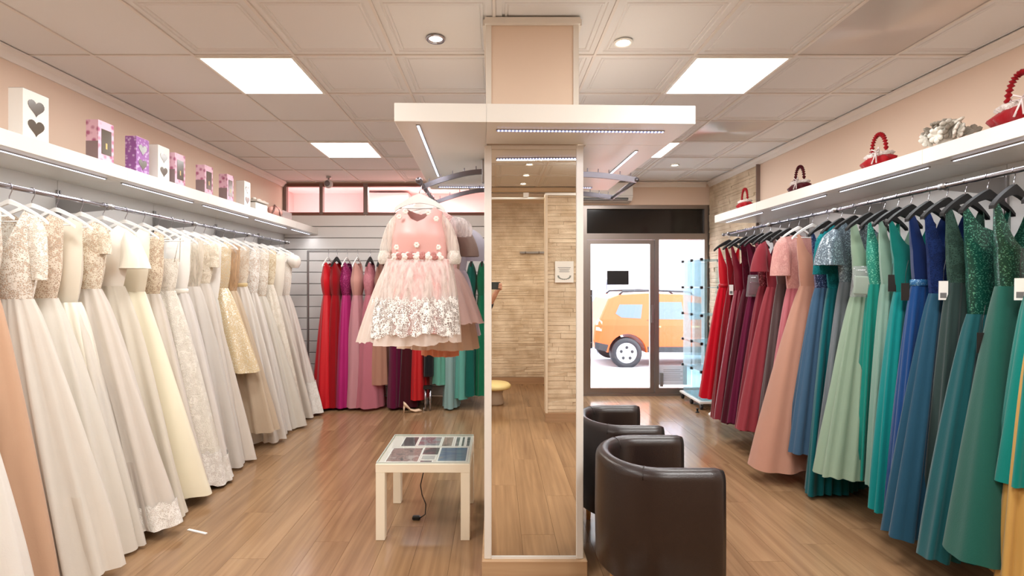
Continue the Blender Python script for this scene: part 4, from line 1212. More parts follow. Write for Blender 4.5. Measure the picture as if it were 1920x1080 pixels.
    return t

IV = (247, 241, 230); WH = (250, 247, 241); CR = (244, 234, 208); NUDE = (206, 168, 132); CHAMP = (222, 196, 150)
def T(c): return fabric('tulle', c)
def S(c): return fabric('satin', c)
def C(c): return fabric('chiffon', c)
def LC(c, c2=NUDE): return fabric('lace', c, c2)
def Q(c, c2=None): return fabric('sequin', c, c2 or c)

GL = 'white bridal gowns on the chrome wall rail'
HL = 'white hangers on the bridal rail'
def bride(y, label, hl, rz=0.0, **k):
    d = dict(ha=0.36, hb=0.115, cx=0.12, pleat=0.034, npl=14, hem=0.02, htype='white', waist=0.46, so=0.16, si=0.10, ba=0.15, nf=0.2, vee=0.55)
    jr = random.Random(k['seed'])
    d['waist'] = jr.uniform(0.40, 0.56); d['cx'] = jr.uniform(0.11, 0.17); d['hb'] = jr.uniform(0.12, 0.16); rz = math.radians(jr.uniform(-7, 7)); d['ragged'] = jr.uniform(0.012, 0.03); d['swirl'] = 1.1; d['npl'] = jr.choice((11, 13, 15, 18))
    d.update(k)
    hem = d.pop('hem')
    dress('bridal_gown', label, GL, -RX, y, rz, RLZ, hem, group_ok(d), hlabel=hl, hgroup=HL, **d)
def group_ok(d): return d.pop('skirt')
bride(2.20, 'blush white bridal gown at the near end of the rail, cropped by the picture edge', 'white hanger at the very near end of the bridal rail', skirt=T(WH), bodice=LC(IV), cx=0.16, ha=0.38, seed=2, pleat=0.024)
bride(2.37, 'peach blush tulle gown showing as a strip at the picture edge', 'white hanger above the peach blush tulle gown', skirt=T((228, 190, 160)), bodice=LC(IV, (200, 160, 124)), cx=0.07, ha=0.34, seed=3, pleat=0.022)
bride(2.575, 'full ivory tulle gown with lace illusion sleeves beside the peach tulle gown', 'white hanger above the full ivory tulle gown with lace sleeves', skirt=T((243, 237, 227)), bodice=LC(IV), cx=0.14, hem=0.05, ha=0.42, hb=0.16, seed=4, pleat=0.036, sleeve=(LC(IV, (222, 200, 172)), 0.32, 0.06, 0.045, 0.0, 0.03), nf=0.3, waist=0.5, under=(T((236, 228, 216)), 0.045, 1.02))
bride(2.70, 'ivory gown with nude lace bodice right behind the full tulle gown', 'white hanger above the nude lace bodice gown', skirt=T(IV), bodice=LC((238, 224, 206), (190, 148, 112)), ha=0.34, seed=5, nf=0.16)
bride(2.85, 'cream satin gown with a pointed bell sleeve panel', 'white hanger above the pointed satin sleeve gown', skirt=T((239, 233, 223)), bodice=S((240, 232, 214)), ha=0.37, cx=0.13, seed=6, over=(S((242, 236, 220)), 0.26, 1.0), olift=-0.13, nf=0.14)
bride(3.02, 'tulle gown with scrolled lace over a tan bodice and lace trimmed hem', 'white hanger above the tan scrolled lace gown', skirt=T((241, 233, 223)), bodice=LC((246, 236, 218), (196, 150, 104)), hem=0.06, ha=0.42, hb=0.15, cx=0.17, seed=7, pleat=0.036, nf=0.12, nb=0.3, hemlace=(LC(WH, (226, 216, 204)), 0.09), under=(T((232, 222, 212)), 0.055, 1.04), sleeve=(LC((246, 236, 218), (214, 184, 148)), 0.16, 0.05, 0.045, 0.0, 0.02))
bride(3.19, 'ivory satin gown with a wide bell sleeve beside the tan lace gown', 'white hanger above the bell sleeve satin gown', skirt=C((238, 230, 214)), bodice=S(IV), seed=8, ha=0.36, sleeve=(S((242, 235, 220)), 0.24, 0.05, 0.12, 0.0, 0.05), nf=0.16)
bride(3.38, 'smooth cream satin gown with a long sweeping glossy skirt', 'white hanger above the long glossy cream satin gown', skirt=S((246, 238, 212)), bodice=S((246, 238, 216)), seed=9, ha=0.40, cx=0.15, pleat=0.016, npl=7, pw=0.95, ragged=0.02, hem=0.06, nf=0.2, under=(T((222, 214, 208)), 0.05, 0.97))
bride(3.55, 'ivory gown with beaded nude bodice behind the glossy satin gown', 'white hanger above the beaded nude bodice gown', skirt=T((243, 235, 225)), bodice=LC((236, 222, 200), (176, 132, 96)), seed=10, ha=0.33, nf=0.28)
bride(3.71, 'strapless ivory lace gown with a sweetheart edge', 'white hanger above the strapless ivory lace gown', skirt=LC((240, 234, 222), (232, 224, 210)), bodice=LC((244, 238, 226), (230, 220, 202)), strapless=True, seed=11, ha=0.36, cx=0.14, pleat=0.016, hemlace=(LC(WH, (220, 210, 200)), 0.16))
bride(3.86, 'plain white tulle gown with a bow sash next to the strapless lace gown', 'white hanger above the white tulle gown with sash', skirt=T((245, 239, 233)), bodice=S(WH), seed=12, ha=0.36, cx=0.14, belt=S((246, 240, 228)), nf=0.1, hemlace=(LC(WH, (224, 214, 204)), 0.12))
bride(4.01, 'sheer topped ivory gown with a lace hem in the row middle', 'white hanger above the sheer topped ivory gown', skirt=T((239, 233, 225)), bodice=fabric('sheer', (238, 228, 212)), seed=13, ha=0.34, cx=0.12, nf=0.1)
bride(4.15, 'ivory embroidered lace gown with elbow sleeves', 'white hanger above the embroidered elbow sleeve gown', skirt=T((245, 237, 227)), bodice=LC((240, 230, 212), (222, 202, 172)), seed=14, ha=0.32, sleeve=(LC((240, 230, 212), (226, 206, 178)), 0.2, 0.06, 0.055, 0.0, 0.02), nf=0.16)
bride(4.29, 'slim white column gown before the champagne sequin dress', 'white hanger above the slim white column gown', skirt=C((240, 236, 228)), bodice=S(WH), seed=15, ha=0.26, hb=0.09, cx=0.06, pleat=0.01)
bride(4.44, 'short champagne sequin cocktail dress among the white gowns', 'white hanger above the champagne sequin dress', skirt=Q((226, 204, 162), (246, 230, 192)), bodice=Q((228, 206, 168), (246, 230, 192)), seed=16, ha=0.30, hb=0.14, cx=0.10, pleat=0.016, npl=8, hem=0.72, nf=0.34, vee=1.0, under=(T((226, 200, 164)), 0.04, 0.97))
bride(4.60, 'tan sheer gown with a deep illusion neckline behind the champagne dress', 'white hanger above the tan sheer illusion gown', skirt=T((226, 206, 180)), bodice=fabric('sheer', (216, 180, 142)), seed=17, ha=0.36, cx=0.14, nf=0.3, hem=0.16)
bride(4.78, 'white gown with a thin gold waist belt', 'white hanger above the gold belted white gown', skirt=T((245, 239, 231)), bodice=LC((238, 228, 212), (214, 182, 148)), seed=18, ha=0.35, cx=0.15, belt=S((214, 190, 140)))
bride(4.98, 'white lace gown with nude open back beyond the belted gown', 'white hanger above the nude open back lace gown', skirt=T((247, 241, 233)), bodice=LC(WH, (200, 160, 120)), seed=19, ha=0.34, cx=0.12, nf=0.3)
bride(5.16, 'ivory gown with flower petals on the bodice', 'white hanger above the flower petal bodice gown', skirt=T((241, 235, 223)), bodice=LC((240, 234, 222), (206, 172, 134)), seed=20, ha=0.35, cx=0.14, nf=0.2)
bride(5.35, 'embroidered white gown with gold glints, third from the slatted wall', 'white hanger above the gold glinting embroidered gown', skirt=LC((238, 230, 216), (224, 210, 190)), bodice=LC((236, 224, 198), (196, 156, 104)), seed=21, ha=0.34, cx=0.13, pleat=0.016)
bride(5.55, 'plain matte ivory gown, second from the slatted wall', 'white hanger above the plain matte ivory gown', skirt=C((236, 228, 216)), bodice=S((238, 230, 216)), seed=22, ha=0.34, cx=0.12)
bride(5.78, 'white gown with short puff sleeve and lace hem nearest the slatted wall', 'white hanger above the puff sleeve gown at the rail end', skirt=T((245, 237, 229)), bodice=LC((242, 234, 224), (230, 214, 196)), seed=23, ha=0.36, cx=0.14, sleeve=(S((240, 232, 222)), 0.15, 0.06, 0.05, 0.045, 0.05), hemlace=(LC(WH, (226, 216, 206)), 0.25), nf=0.1)

GR = 'evening gowns on the chrome rail'
HG = 'hangers on the evening gown rail'
def evening(y, label, hl, rz=20, **k):
    d = dict(ha=0.27, hb=0.09, cx=-0.06, pleat=0.023, npl=19, hem=0.12, htype='black', waist=0.49, so=0.185, si=0.166, ba=0.145, nf=0.33, nb=0.28, vee=0.3, bb=0.05)
    jr = random.Random(k['seed'] * 3)
    d['waist'] = jr.uniform(0.45, 0.53); rz = rz + jr.uniform(-4, 4)
    d.update(k)
    hem = d.pop('hem'); sk = d.pop('skirt')
    dress('evening_gown', label, GR, RX, y, math.radians(rz), RRZ, hem, sk, hlabel=hl, hgroup=HG, **d)
evening(2.26, 'gold satin gown with a turquoise overlay at the picture edge', 'black hanger above the gold and turquoise gown', skirt=S((190, 148, 78)), bodice=Q((186, 142, 60), (226, 186, 110)), seed=31, hem=0.20, ha=0.25, cx=-0.10, over=(C((0, 130, 120)), 0.66, 1.06))
evening(2.42, 'big emerald gown with halter band and white price tag, widest skirt', 'black hanger above the emerald halter gown', skirt=C((28, 92, 80)), bodice=Q((12, 58, 46), (60, 130, 108)), seed=32, hem=0.25, ha=0.29, hb=0.14, cx=-0.17, pleat=0.014, npl=6, nf=0.3, tag_=(TAG_W, -0.17, 1.22), pw=0.9)
evening(2.55, 'dark green sequin gown with a teal skirt and black tag', 'black hanger above the dark green sequin gown', skirt=C((22, 88, 94)), bodice=Q((10, 66, 54), (70, 150, 126)), seed=33, hem=0.16, ha=0.28, cx=-0.16, waist=0.62, nf=0.2, tag_=(TAG_K, -0.20, 1.05))
evening(2.67, 'dark olive green lace strap gown beside the sequin gown', 'black hanger above the dark olive green gown', skirt=C((48, 68, 66)), bodice=LC((56, 84, 74), (28, 48, 44)), seed=34, hem=0.1, ha=0.25, so=0.17, si=0.14)
evening(2.78, 'steel blue gown with navy straps and a white price tag', 'black hanger above the steel blue navy strap gown', skirt=T((38, 86, 112)), bodice=LC((22, 44, 96), (14, 30, 70)), seed=35, hem=0.16, ha=0.32, hb=0.14, cx=-0.12, tag_=(TAG_W, -0.18, 1.30), so=0.185, si=0.155, nf=0.31)
evening(2.90, 'royal blue gown with beaded waistband', 'black hanger above the royal blue beaded waist gown', skirt=C((16, 70, 132)), bodice=C((16, 46, 104)), seed=36, hem=0.16, ha=0.27, belt=Q((40, 100, 150), (120, 170, 200)), so=0.185, si=0.15)
evening(3.02, 'turquoise chiffon gown with a sequin shoulder', 'black hanger above the turquoise sequin shoulder gown', skirt=C((0, 140, 140)), bodice=C((16, 134, 126)), seed=37, hem=0.17, ha=0.26, so=0.19, si=0.175, nf=0.26, tag_=(TAG_K, -0.18, 1.28))
evening(3.12, 'ruched sage green gown with crossed straps and black tag', 'black hanger above the ruched sage green gown', skirt=C((140, 176, 162)), bodice=C((150, 184, 168)), seed=38, hem=0.26, ha=0.18, hb=0.07, so=0.16, si=0.145, tag_=(TAG_K, -0.17, 1.24))
evening(3.23, 'bright jade thin strap gown with sequin edge', 'black hanger above the jade thin strap gown', skirt=C((24, 146, 132)), bodice=Q((40, 150, 132), (120, 200, 180)), seed=39, hem=0.26, ha=0.17, hb=0.07, so=0.14, si=0.128)
evening(3.36, 'pale mint gown with a shawl in a clear bag', 'black hanger above the pale mint gown with bag', skirt=T((168, 192, 168)), bodice=C((170, 196, 172)), seed=40, hem=0.25, ha=0.31, hb=0.14, cx=-0.10, bag=(C((186, 210, 186)), -0.16, 1.26), so=0.17, si=0.13)
evening(3.50, 'grey gown with a silver blue sequin cape sleeve top', 'dark hanger above the grey sequin cape gown', skirt=C((118, 126, 132)), bodice=Q((88, 102, 112), (150, 168, 178)), seed=41, hem=0.23, ha=0.26, sleeve=(Q((92, 108, 120), (160, 178, 188)), 0.24, 0.07, 0.13, 0.0, 0.06), so=0.19, si=0.09, nf=0.1)
evening(3.63, 'teal gown with elbow length lace sleeves', 'black hanger above the teal lace sleeve gown', skirt=C((6, 104, 112)), bodice=LC((16, 120, 126), (6, 88, 96)), seed=42, hem=0.02, ha=0.28, sleeve=(LC((16, 120, 126), (6, 88, 96)), 0.30, 0.065, 0.075, 0.0, 0.04), so=0.19, si=0.09, nf=0.12)
evening(3.78, 'dusty blue tulle gown with a glittering navy strip', 'black hanger above the dusty blue tulle gown', skirt=T((76, 112, 144)), bodice=Q((36, 52, 92), (120, 140, 180)), seed=43, hem=0.27, ha=0.30, hb=0.12, cx=-0.09)
evening(3.96, 'peach blush gown with full skirt sweeping the floor', 'white hanger above the peach blush full skirt gown', skirt=T((216, 164, 142)), bodice=C((218, 162, 138)), seed=44, hem=0.10, ha=0.44, hb=0.20, cx=-0.14, pleat=0.018, npl=11, htype='white', so=0.17, si=0.15, nf=0.26, under=(T((204, 150, 132)), 0.09, 1.0), pw=0.85)
evening(4.14, 'pink gown under a short pink lace jacket', 'second white hanger, above the pink lace jacket gown', skirt=C((212, 122, 132)), bodice=LC((232, 176, 168), (220, 150, 146)), seed=45, hem=0.26, ha=0.28, htype='white', sleeve=(LC((232, 176, 168), (222, 152, 148)), 0.30, 0.09, 0.11, 0.0, 0.03), nf=0.06, nb=0.05, so=0.19)
evening(4.28, 'taupe grey gown squeezed beside the pink lace jacket', 'black hanger above the taupe grey gown', skirt=C((104, 84, 84)), bodice=C((112, 88, 86)), seed=46, hem=0.3, ha=0.24)
evening(4.42, 'dusty rose gown with flutter sleeves', 'black hanger above the dusty rose flutter sleeve gown', skirt=C((164, 64, 74)), bodice=C((158, 56, 68)), seed=47, hem=0.24, ha=0.32, hb=0.12, cx=-0.10, sleeve=(C((158, 56, 68)), 0.26, 0.05, 0.10, 0.0, 0.05), so=0.19)
evening(4.57, 'rosewood gown with sequin trim behind the dusty rose gown', 'black hanger above the rosewood sequin trim gown', skirt=C((142, 46, 60)), bodice=Q((110, 30, 50), (170, 90, 110)), seed=48, hem=0.2, ha=0.30, cx=-0.08)
evening(4.71, 'plum burgundy gown with a clear bag of lace', 'black hanger above the plum burgundy gown with bag', skirt=C((112, 22, 62)), bodice=C((96, 14, 46)), seed=49, hem=0.22, ha=0.30, cx=-0.08, bag=(C((120, 50, 76)), -0.16, 1.26))
evening(4.86, 'dark wine lace gown in the burgundy cluster', 'black hanger above the dark wine lace gown', skirt=C((78, 4, 28)), bodice=LC((86, 8, 34), (54, 2, 20)), seed=50, hem=0.18, ha=0.30, cx=-0.08, so=0.18, si=0.09, nf=0.1)
evening(5.02, 'crimson burgundy satin gown, third from the entrance', 'black hanger above the crimson burgundy satin gown', skirt=S((126, 4, 40)), bodice=S((124, 4, 38)), seed=51, hem=0.16, ha=0.28)
evening(5.18, 'deep red gown with white tag, second from the entrance', 'black hanger above the deep red tagged gown', skirt=C((134, 6, 26)), bodice=C((140, 8, 28)), seed=52, hem=0.14, ha=0.28, tag_=(TAG_W, -0.19, 1.30))
evening(5.38, 'bright red tulle gown with thin straps nearest the entrance', 'black hanger above the bright red tulle gown', skirt=T((214, 8, 40)), bodice=S((206, 8, 34)), seed=53, hem=0.30, ha=0.30, hb=0.14, so=0.15, si=0.138, nf=0.3, nb=0.25, belt=S((180, 6, 30)))

# ------------------------------------------------------------------ back rail in front of the slat wall
BRZ, BRY = 1.90, 6.16
t = thing('clothes_rack', 'tall grey metal clothes rack in front of the slatted wall', 'clothes rack', (0, BRY, 0))
MB().rbox(-2.32, 0.2, -0.012, 0.012, BRZ - 0.012, BRZ + 0.012, 0.002).build('top_bar', M_STEEL, t)
for x_ in (-2.31, -0.85, 0.19):
    MB().rbox(x_ - 0.011, x_ + 0.011, -0.011, 0.011, 0.03, BRZ - 0.012, 0.002).build('upright', M_STEEL, t)
    MB().rbox(x_ - 0.013, x_ + 0.013, -0.22, 0.22, 0.0, 0.03, 0.003).build('foot', M_STEEL, t)
MB().box(-2.31, 0.19, -0.008, 0.008, 0.12, 0.136).build('lower_bar', M_STEEL, t)
GB = 'long gowns on the back rack'
HB = 'hangers on the back rack'
def back(x, label, hl, **k):
    d = dict(ha=0.22, hb=0.115, cx=-0.03, pleat=0.014, npl=10, hem=0.03, waist=0.46, htype='white', so=0.15, si=0.12, nf=0.2)
    d.update(k)
    hem = d.pop('hem'); sk = d.pop('skirt')
    dress('long_gown', label, GB, x, BRY, math.radians(90), BRZ, hem, sk, hlabel=hl, hgroup=HB, **d)
back(-2.06, 'glossy bright red satin gown, first on the back rack', 'white hanger above the glossy red satin gown', skirt=S((206, 4, 26)), seed=61, hb=0.16, cx=-0.06)
back(-1.955, 'darker red gown squeezed behind the glossy red satin one', 'black hanger above the darker red gown', skirt=C((170, 6, 22)), seed=62, htype='black')
back(-1.83, 'magenta satin gown with a sequin top', 'white hanger above the magenta gown', skirt=S((176, 14, 108)), bodice=Q((140, 20, 90), (200, 80, 150)), seed=63, hb=0.12)
back(-1.70, 'pale pink gown with a bare top beside the magenta gown', 'white hanger above the pale pink gown', skirt=T((226, 166, 174)), bodice=C((226, 172, 160)), seed=64, hb=0.15, so=0.14, si=0.128, under=(T((228, 196, 196)), 0.0, 1.02))
back(-1.545, 'rose pink tulle gown with a wide skirt', 'black hanger above the rose pink tulle gown', skirt=T((214, 130, 146)), bodice=LC((210, 140, 150), (190, 110, 126)), seed=65, hb=0.20, htype='black', ha=0.26)
back(-1.41, 'tan pink gown half behind the small pink dress', 'black hanger above the tan pink gown', skirt=T((200, 148, 126)), bodice=C((170, 120, 104)), seed=66, hb=0.14, htype='black', hem=0.3)
back(-1.21, 'plum velvet looking gown below the small pink dress', 'black hanger above the plum gown', skirt=C((104, 2, 56)), seed=67, htype='black')
back(-1.07, 'dark burgundy gown beside the plum gown', 'black hanger above the dark burgundy gown', skirt=C((72, 2, 20)), seed=68, htype='black', hb=0.14)
back(-0.94, 'pure red gown beside the black gown', 'black hanger above the pure red gown', skirt=S((186, 6, 18)), seed=69, htype='black', hem=0.12)
back(-0.80, 'black gown between the red and mint gowns', 'black hanger above the black gown', skirt=C((26, 26, 28)), seed=70, htype='black', hem=0.4, hb=0.08)
back(-0.67, 'short mint gown next to the black gown', 'black hanger above the short mint gown', skirt=C((104, 172, 152)), seed=71, htype='black', hem=0.30, hb=0.09)
back(-0.545, 'pale aqua grey gown reaching the floor', 'black hanger above the pale aqua gown', skirt=C((150, 184, 182)), seed=72, htype='black', hem=0.02, hb=0.10)
back(-0.42, 'aqua green gown beside the pale aqua one', 'black hanger above the aqua green gown', skirt=C((106, 182, 168)), seed=73, htype='black', hem=0.13, hb=0.10)
back(-0.30, 'dark teal green gown on the back rack', 'black hanger above the dark teal gown', skirt=C((10, 98, 86)), seed=74, htype='black', hem=0.17, hb=0.10)
back(-0.17, 'emerald gown on the back rack next to the pillar', 'black hanger above the emerald back rack gown', skirt=C((10, 112, 76)), seed=75, htype='black', hem=0.17, hb=0.11)
t = thing('high_heel_shoe', 'cream high heel shoe on the floor under the red gown', 'shoe', (-0.98, 5.86, 0), math.radians(200))
rings = []
for (x_, w_, z0_, z1_) in ((-0.11, 0.012, 0.002, 0.02), (-0.08, 0.034, 0.001, 0.035), (-0.03, 0.038, 0.001, 0.03), (0.02, 0.028, 0.02, 0.045), (0.07, 0.027, 0.06, 0.11), (0.10, 0.02, 0.075, 0.135)):
    rings.append([(x_, w_ * math.cos(a), (z0_ + z1_) / 2 + (z1_ - z0_) / 2 * math.sin(a)) for a in [2 * PI * k / 12 for k in range(12)]])
M_SHOE = plain('cream_shoe', (226, 196, 166), 0.4)
MB().loft(rings, True, True).build('upper', M_SHOE, t, True)
MB().tube([(0.09, 0, 0.085), (0.098, 0, 0.0)], [0.014, 0.005], 8).build('heel', M_SHOE, t, True)
t = thing('chrome_stand', 'pair of short chrome tubes of a stand under the black gown', 'stand', (-0.805, 5.92, 0))
for s_ in (-0.028, 0.028): MB().tube([(s_, 0, 0.0), (s_, 0, 0.26)], 0.014, 12).build('chrome_tube', M_CHROME, t, True)
MB().box(-0.05, 0.05, -0.03, 0.03, 0.26, 0.30).build('clamp', M_BLACK, t)

# ------------------------------------------------------------------ small party dresses on the pillar arm
GP = 'small party dresses on the pillar arm'
AX, AZ = -0.415, 2.05
HP = 'hangers on the pillar arm'
PINK = (238, 178, 174)
pk1 = dress('party_dress', 'small pink satin dress with white lace overskirt and rose belt', GP, AX, 2.72, 0.0, AZ, 1.18, fabric('tulle', (246, 232, 222)), bodice=S((240, 186, 180)),
      htype='childwhite', hlabel='white child hanger above the pink lace party dress', hgroup=HP, cx=-0.055, wa=0.155, wb=0.085, ha=0.27, hb=0.22, pw=0.62, pleat=0.014, npl=24, waist=0.32, drop=0.037,
      ba=0.15, so=0.125, si=0.08, nf=0.12, nb=0.06, vee=0.4, bb=0.10, seed=81, ragged=0.02, swirl=0.1)
Lp = AZ - HR - 0.037 - 0.32 - 1.18
put('pink_lining', skirt_mesh('pink_lining', S(PINK), Lp, 0.155, 0.085, 0.21, 0.19, -0.03, -0.02, 0.7, 0.008, 20, 84, 0.01, v1=0.86, off=0.012), pk1)
put('overskirt', skirt_mesh('overskirt', fabric('sheer', (246, 236, 230)), Lp, 0.158, 0.088, 0.225, 0.21, -0.03, -0.02, 0.7, 0.016, 22, 82, 0.03, v1=0.86, off=0.018, swirl=0.1), pk1)
put('lace_border', skirt_mesh('lace_border', fabric('lacesheer', (252, 249, 245)), Lp, 0.158, 0.088, 0.225, 0.21, -0.03, -0.02, 0.7, 0.016, 22, 82, 0.03, v0=0.5, v1=0.88, off=0.026, scallop=0.03, rings_n=8, swirl=0.1), pk1)
for s_ in (-1, 1): put('sleeve', sleeve_mesh(fabric('sheer', (246, 240, 230)), s_, 0.13, AZ - HR - 1.217, 0.25, 0.036, 0.044, 0.005, 0.075, 4), pk1)
for s_ in (-1, 1):
    put('cuff', MB().lathe([(0.05, -0.03), (0.062, -0.02), (0.066, 0.0), (0.05, 0.03)], 20).mesh('cuff', LC((248, 244, 236), (232, 220, 206)), True), pk1, (s_ * 0.185, 0, AZ - HR - 1.217 - 0.31), None, (0.62, 0.6, 1.2))
rose = MB()
for k in range(3):
    for j in range(5):
        a = 2 * PI * j / 5 + k * 0.6
        rose.ball(((0.004 + 0.007 * k) * math.cos(a), -0.008 + 0.004 * k, (0.004 + 0.007 * k) * math.sin(a)), 0.007 + 0.002 * k, 6, 4, (1, 0.6, 1))
rose_a = rose.mesh('rose', plain('rose_white', (240, 226, 218), 0.7), True); rose_b = rose.mesh('rose', plain('rose_dusty', (186, 124, 118), 0.7), True)
for k in range(9):
    u = -0.11 + 0.22 * k / 8
    put('rose', (rose_a, rose_b)[k % 2], pk1, (u, -0.095 * math.sqrt(max(0, 1 - (u / 0.16) ** 2)) - 0.008, Lp + 0.005), None, (1.1, 1.1, 1.1))
flo = MB()
for j in range(6):
    a = 2 * PI * j / 6
    flo.ball((0.011 * math.cos(a), 0, 0.011 * math.sin(a)), 0.009, 6, 4, (1, 0.3, 1))
flo_me = flo.mesh('lace_flower', plain('lace_flower_white', (246, 238, 230), 0.8), True)
tp = AZ - HR - 1.217
for (u, z) in ((-0.095, tp - 0.10), (-0.06, tp - 0.075), (0.06, tp - 0.08), (0.10, tp - 0.11), (-0.11, Lp + 0.06), (0.11, Lp + 0.06), (0.0, Lp + 0.07)):
    put('lace_flower', flo_me, pk1, (u, -0.10 * math.sqrt(max(0.05, 1 - (u / 0.15) ** 2)) - 0.002, z), None, (0.8, 0.8, 0.8))
pk2 = dress('party_dress', 'pale pink tulle party dress overlapping the pillar frame', GP, AX + 0.05, 2.92, math.radians(-8), AZ, 1.27, T((248, 218, 214)), bodice=LC((244, 204, 200), (238, 186, 182)),
      htype='childwhite', cx=0.06, wa=0.14, wb=0.08, ha=0.235, hb=0.20, pw=0.6, pleat=0.014, npl=26, waist=0.36, ba=0.15, so=0.125, si=0.07, nf=0.1, nb=0.08, bb=0.09, seed=86, drop=0.04,
      sleeve=(fabric('sheer', (240, 232, 230)), 0.11, 0.05, 0.06, 0.03, 0.07), ragged=0.02, under=(T((244, 206, 196)), 0.10, 0.86), swirl=0.1)
hanger('childwhite', AX, 2.92, AZ, math.radians(-8), 'white child hanger above the pale pink tulle dress', HP)
dress('party_dress', 'beige party dress with bronze pleated sleeves behind the pink ones', GP, AX + 0.06, 3.08, math.radians(-10), AZ, 1.10, T((238, 214, 194)), bodice=C((206, 178, 160)),
      wa=0.13, wb=0.07, ha=0.25, hb=0.14, pw=0.65, pleat=0.016, npl=20, waist=0.36, ba=0.14, so=0.12, si=0.07, nf=0.1, nb=0.08, bb=0.08, seed=88, drop=0.04,
      sleeve=(S((150, 126, 116)), 0.22, 0.05, 0.075, 0.0, 0.10))
hanger('childwhite', AX, 3.08, AZ, math.radians(-10), 'white child hanger above the bronze sleeve dress', HP)
dress('party_dress', 'coral lined small dress mostly hidden on the pillar arm', GP, AX + 0.06, 3.24, math.radians(-6), AZ, 1.03, C((232, 156, 124)), bodice=C((226, 200, 196)),
      wa=0.12, wb=0.06, ha=0.12, hb=0.07, pw=0.7, pleat=0.014, npl=16, waist=0.36, ba=0.14, so=0.12, si=0.07, nf=0.1, nb=0.08, bb=0.07, seed=89, drop=0.04)
hanger('childwhite', AX, 3.24, AZ, math.radians(-6), 'white child hanger above the coral small dress', HP)
dress('party_dress', 'lilac white small dress at the back of the pillar arm', GP, AX + 0.08, 3.37, 0.0, AZ, 1.15, T((226, 218, 228)), bodice=C((226, 222, 232)),
      wa=0.13, wb=0.06, ha=0.24, hb=0.09, pw=0.7, pleat=0.014, npl=18, waist=0.36, ba=0.15, so=0.14, si=0.07, nf=0.1, nb=0.08, bb=0.07, seed=90, drop=0.04, sleeve=(C((224, 220, 232)), 0.22, 0.06, 0.10, 0.02, 0.09))
hanger('childwhite', AX, 3.37, AZ, 0, 'white child hanger at the back of the pillar arm', HP)

# ------------------------------------------------------------------ orange car parked across the pavement
def arc(cx, cz, r, a0, a1, n):
    return [(cx + r * math.cos(a0 + (a1 - a0) * k / n), cz + r * math.sin(a0 + (a1 - a0) * k / n)) for k in range(n + 1)]
car = thing('car', 'orange crossover car parked in the street outside the entrance', 'car', (1.98, 10.35, -0.25))
M_CAR = plain('car_orange', (194, 78, 8), 0.4, coat=0.1)
M_CGL = plain('car_window', (84, 98, 104), 0.25)
M_CBK = plain('car_black', (34, 33, 38), 0.5)
wr_ = 0.325; wx1, wx2 = 0.72, 3.28
low = [(0.08, 0.42), (0.30, 0.36)] + arc(wx1, wr_, 0.40, PI * 0.99, PI * 0.01, 14) + [(1.25, 0.34), (2.7, 0.34)] + arc(wx2, wr_, 0.40, PI * 0.99, PI * 0.01, 14) + [(3.85, 0.36), (4.08, 0.42)]
upp = [(4.12, 0.70), (4.0, 0.88), (3.2, 1.02), (2.95, 1.05), (2.35, 1.48), (2.0, 1.535), (1.2, 1.56), (0.6, 1.53), (0.38, 1.45), (0.16, 1.02), (0.06, 0.9), (0.03, 0.6)]
poly = low + upp
def inset(z): return 0.0 if z < 0.95 else (z - 0.95) * 0.32
rings = []
for y_, ins in ((0.0, 0.02), (0.03, 0.0), (1.72, 0.0), (1.75, 0.02)):
    rings.append([(2.07 + (x_ - 2.07) * (1 - ins * 0.6), y_ + (inset(z_) if y_ < 0.5 else -inset(z_)), 0.9 + (z_ - 0.9) * (1 - ins * 0.5)) for x_, z_ in poly])
mb = MB().loft(rings)
import mathutils
from mathutils.geometry import tessellate_polygon
tri = tessellate_polygon([[mathutils.Vector((x_, z_, 0)) for x_, z_ in poly]])
m_ = len(poly)
for tr in tri:
    mb.f.append(tuple(tr)); mb.f.append(tuple(i + 3 * m_ for i in reversed(tr)))
mb.build('car_body', M_CAR, car)
def side_plate(pts, nm, mat, dy=-0.012):
    MB().loft([[(x_, inset(z_) + dy + 0.02, z_) for x_, z_ in pts], [(x_, inset(z_) + dy + 0.008, z_) for x_, z_ in pts]], True, True).build(nm, mat, car)
side_plate([(0.50, 1.14), (0.62, 1.06), (1.02, 1.04), (1.08, 1.33), (0.60, 1.33)], 'rear_window', M_CGL)
side_plate([(1.20, 1.03), (1.92, 1.02), (1.90, 1.38), (1.24, 1.38)], 'door_window', M_CGL)
side_plate([(2.02, 1.02), (2.85, 1.04), (2.42, 1.34), (2.02, 1.38)], 'door_window', M_CGL)
side_plate([(0.08, 0.80), (0.20, 0.78), (0.22, 0.98), (0.14, 1.04), (0.09, 0.98)], 'tail_light', plain('tail_light', (220, 150, 130), 0.3))
side_plate([(1.16, 0.345), (2.86, 0.345), (2.86, 0.46), (1.14, 0.46)], 'sill_cladding', M_CBK)
side_plate([(0.06, 0.42), (0.30, 0.36), (0.34, 0.50), (0.06, 0.56)], 'bumper_cladding', M_CBK)
side_plate([(1.15, 0.35), (1.16, 0.35), (1.16, 1.02), (1.15, 1.02)], 'door_gap', M_CBK)
side_plate([(1.965, 0.35), (1.975, 0.35), (1.975, 1.02), (1.965, 1.02)], 'door_gap', M_CBK)
for hx in (1.25, 2.05): side_plate([(hx, 0.86), (hx + 0.17, 0.86), (hx + 0.17, 0.89), (hx, 0.89)], 'door_handle', plain('handle_orange', (250, 180, 100), 0.3), -0.03)
for y_ in (0.24, 1.5): MB().tube([(0.62, y_, 1.53), (0.7, y_, 1.60), (1.4, y_, 1.62), (2.1, y_, 1.59), (2.2, y_, 1.52)], 0.022, 8).build('roof_rail', M_CBK, car, True)
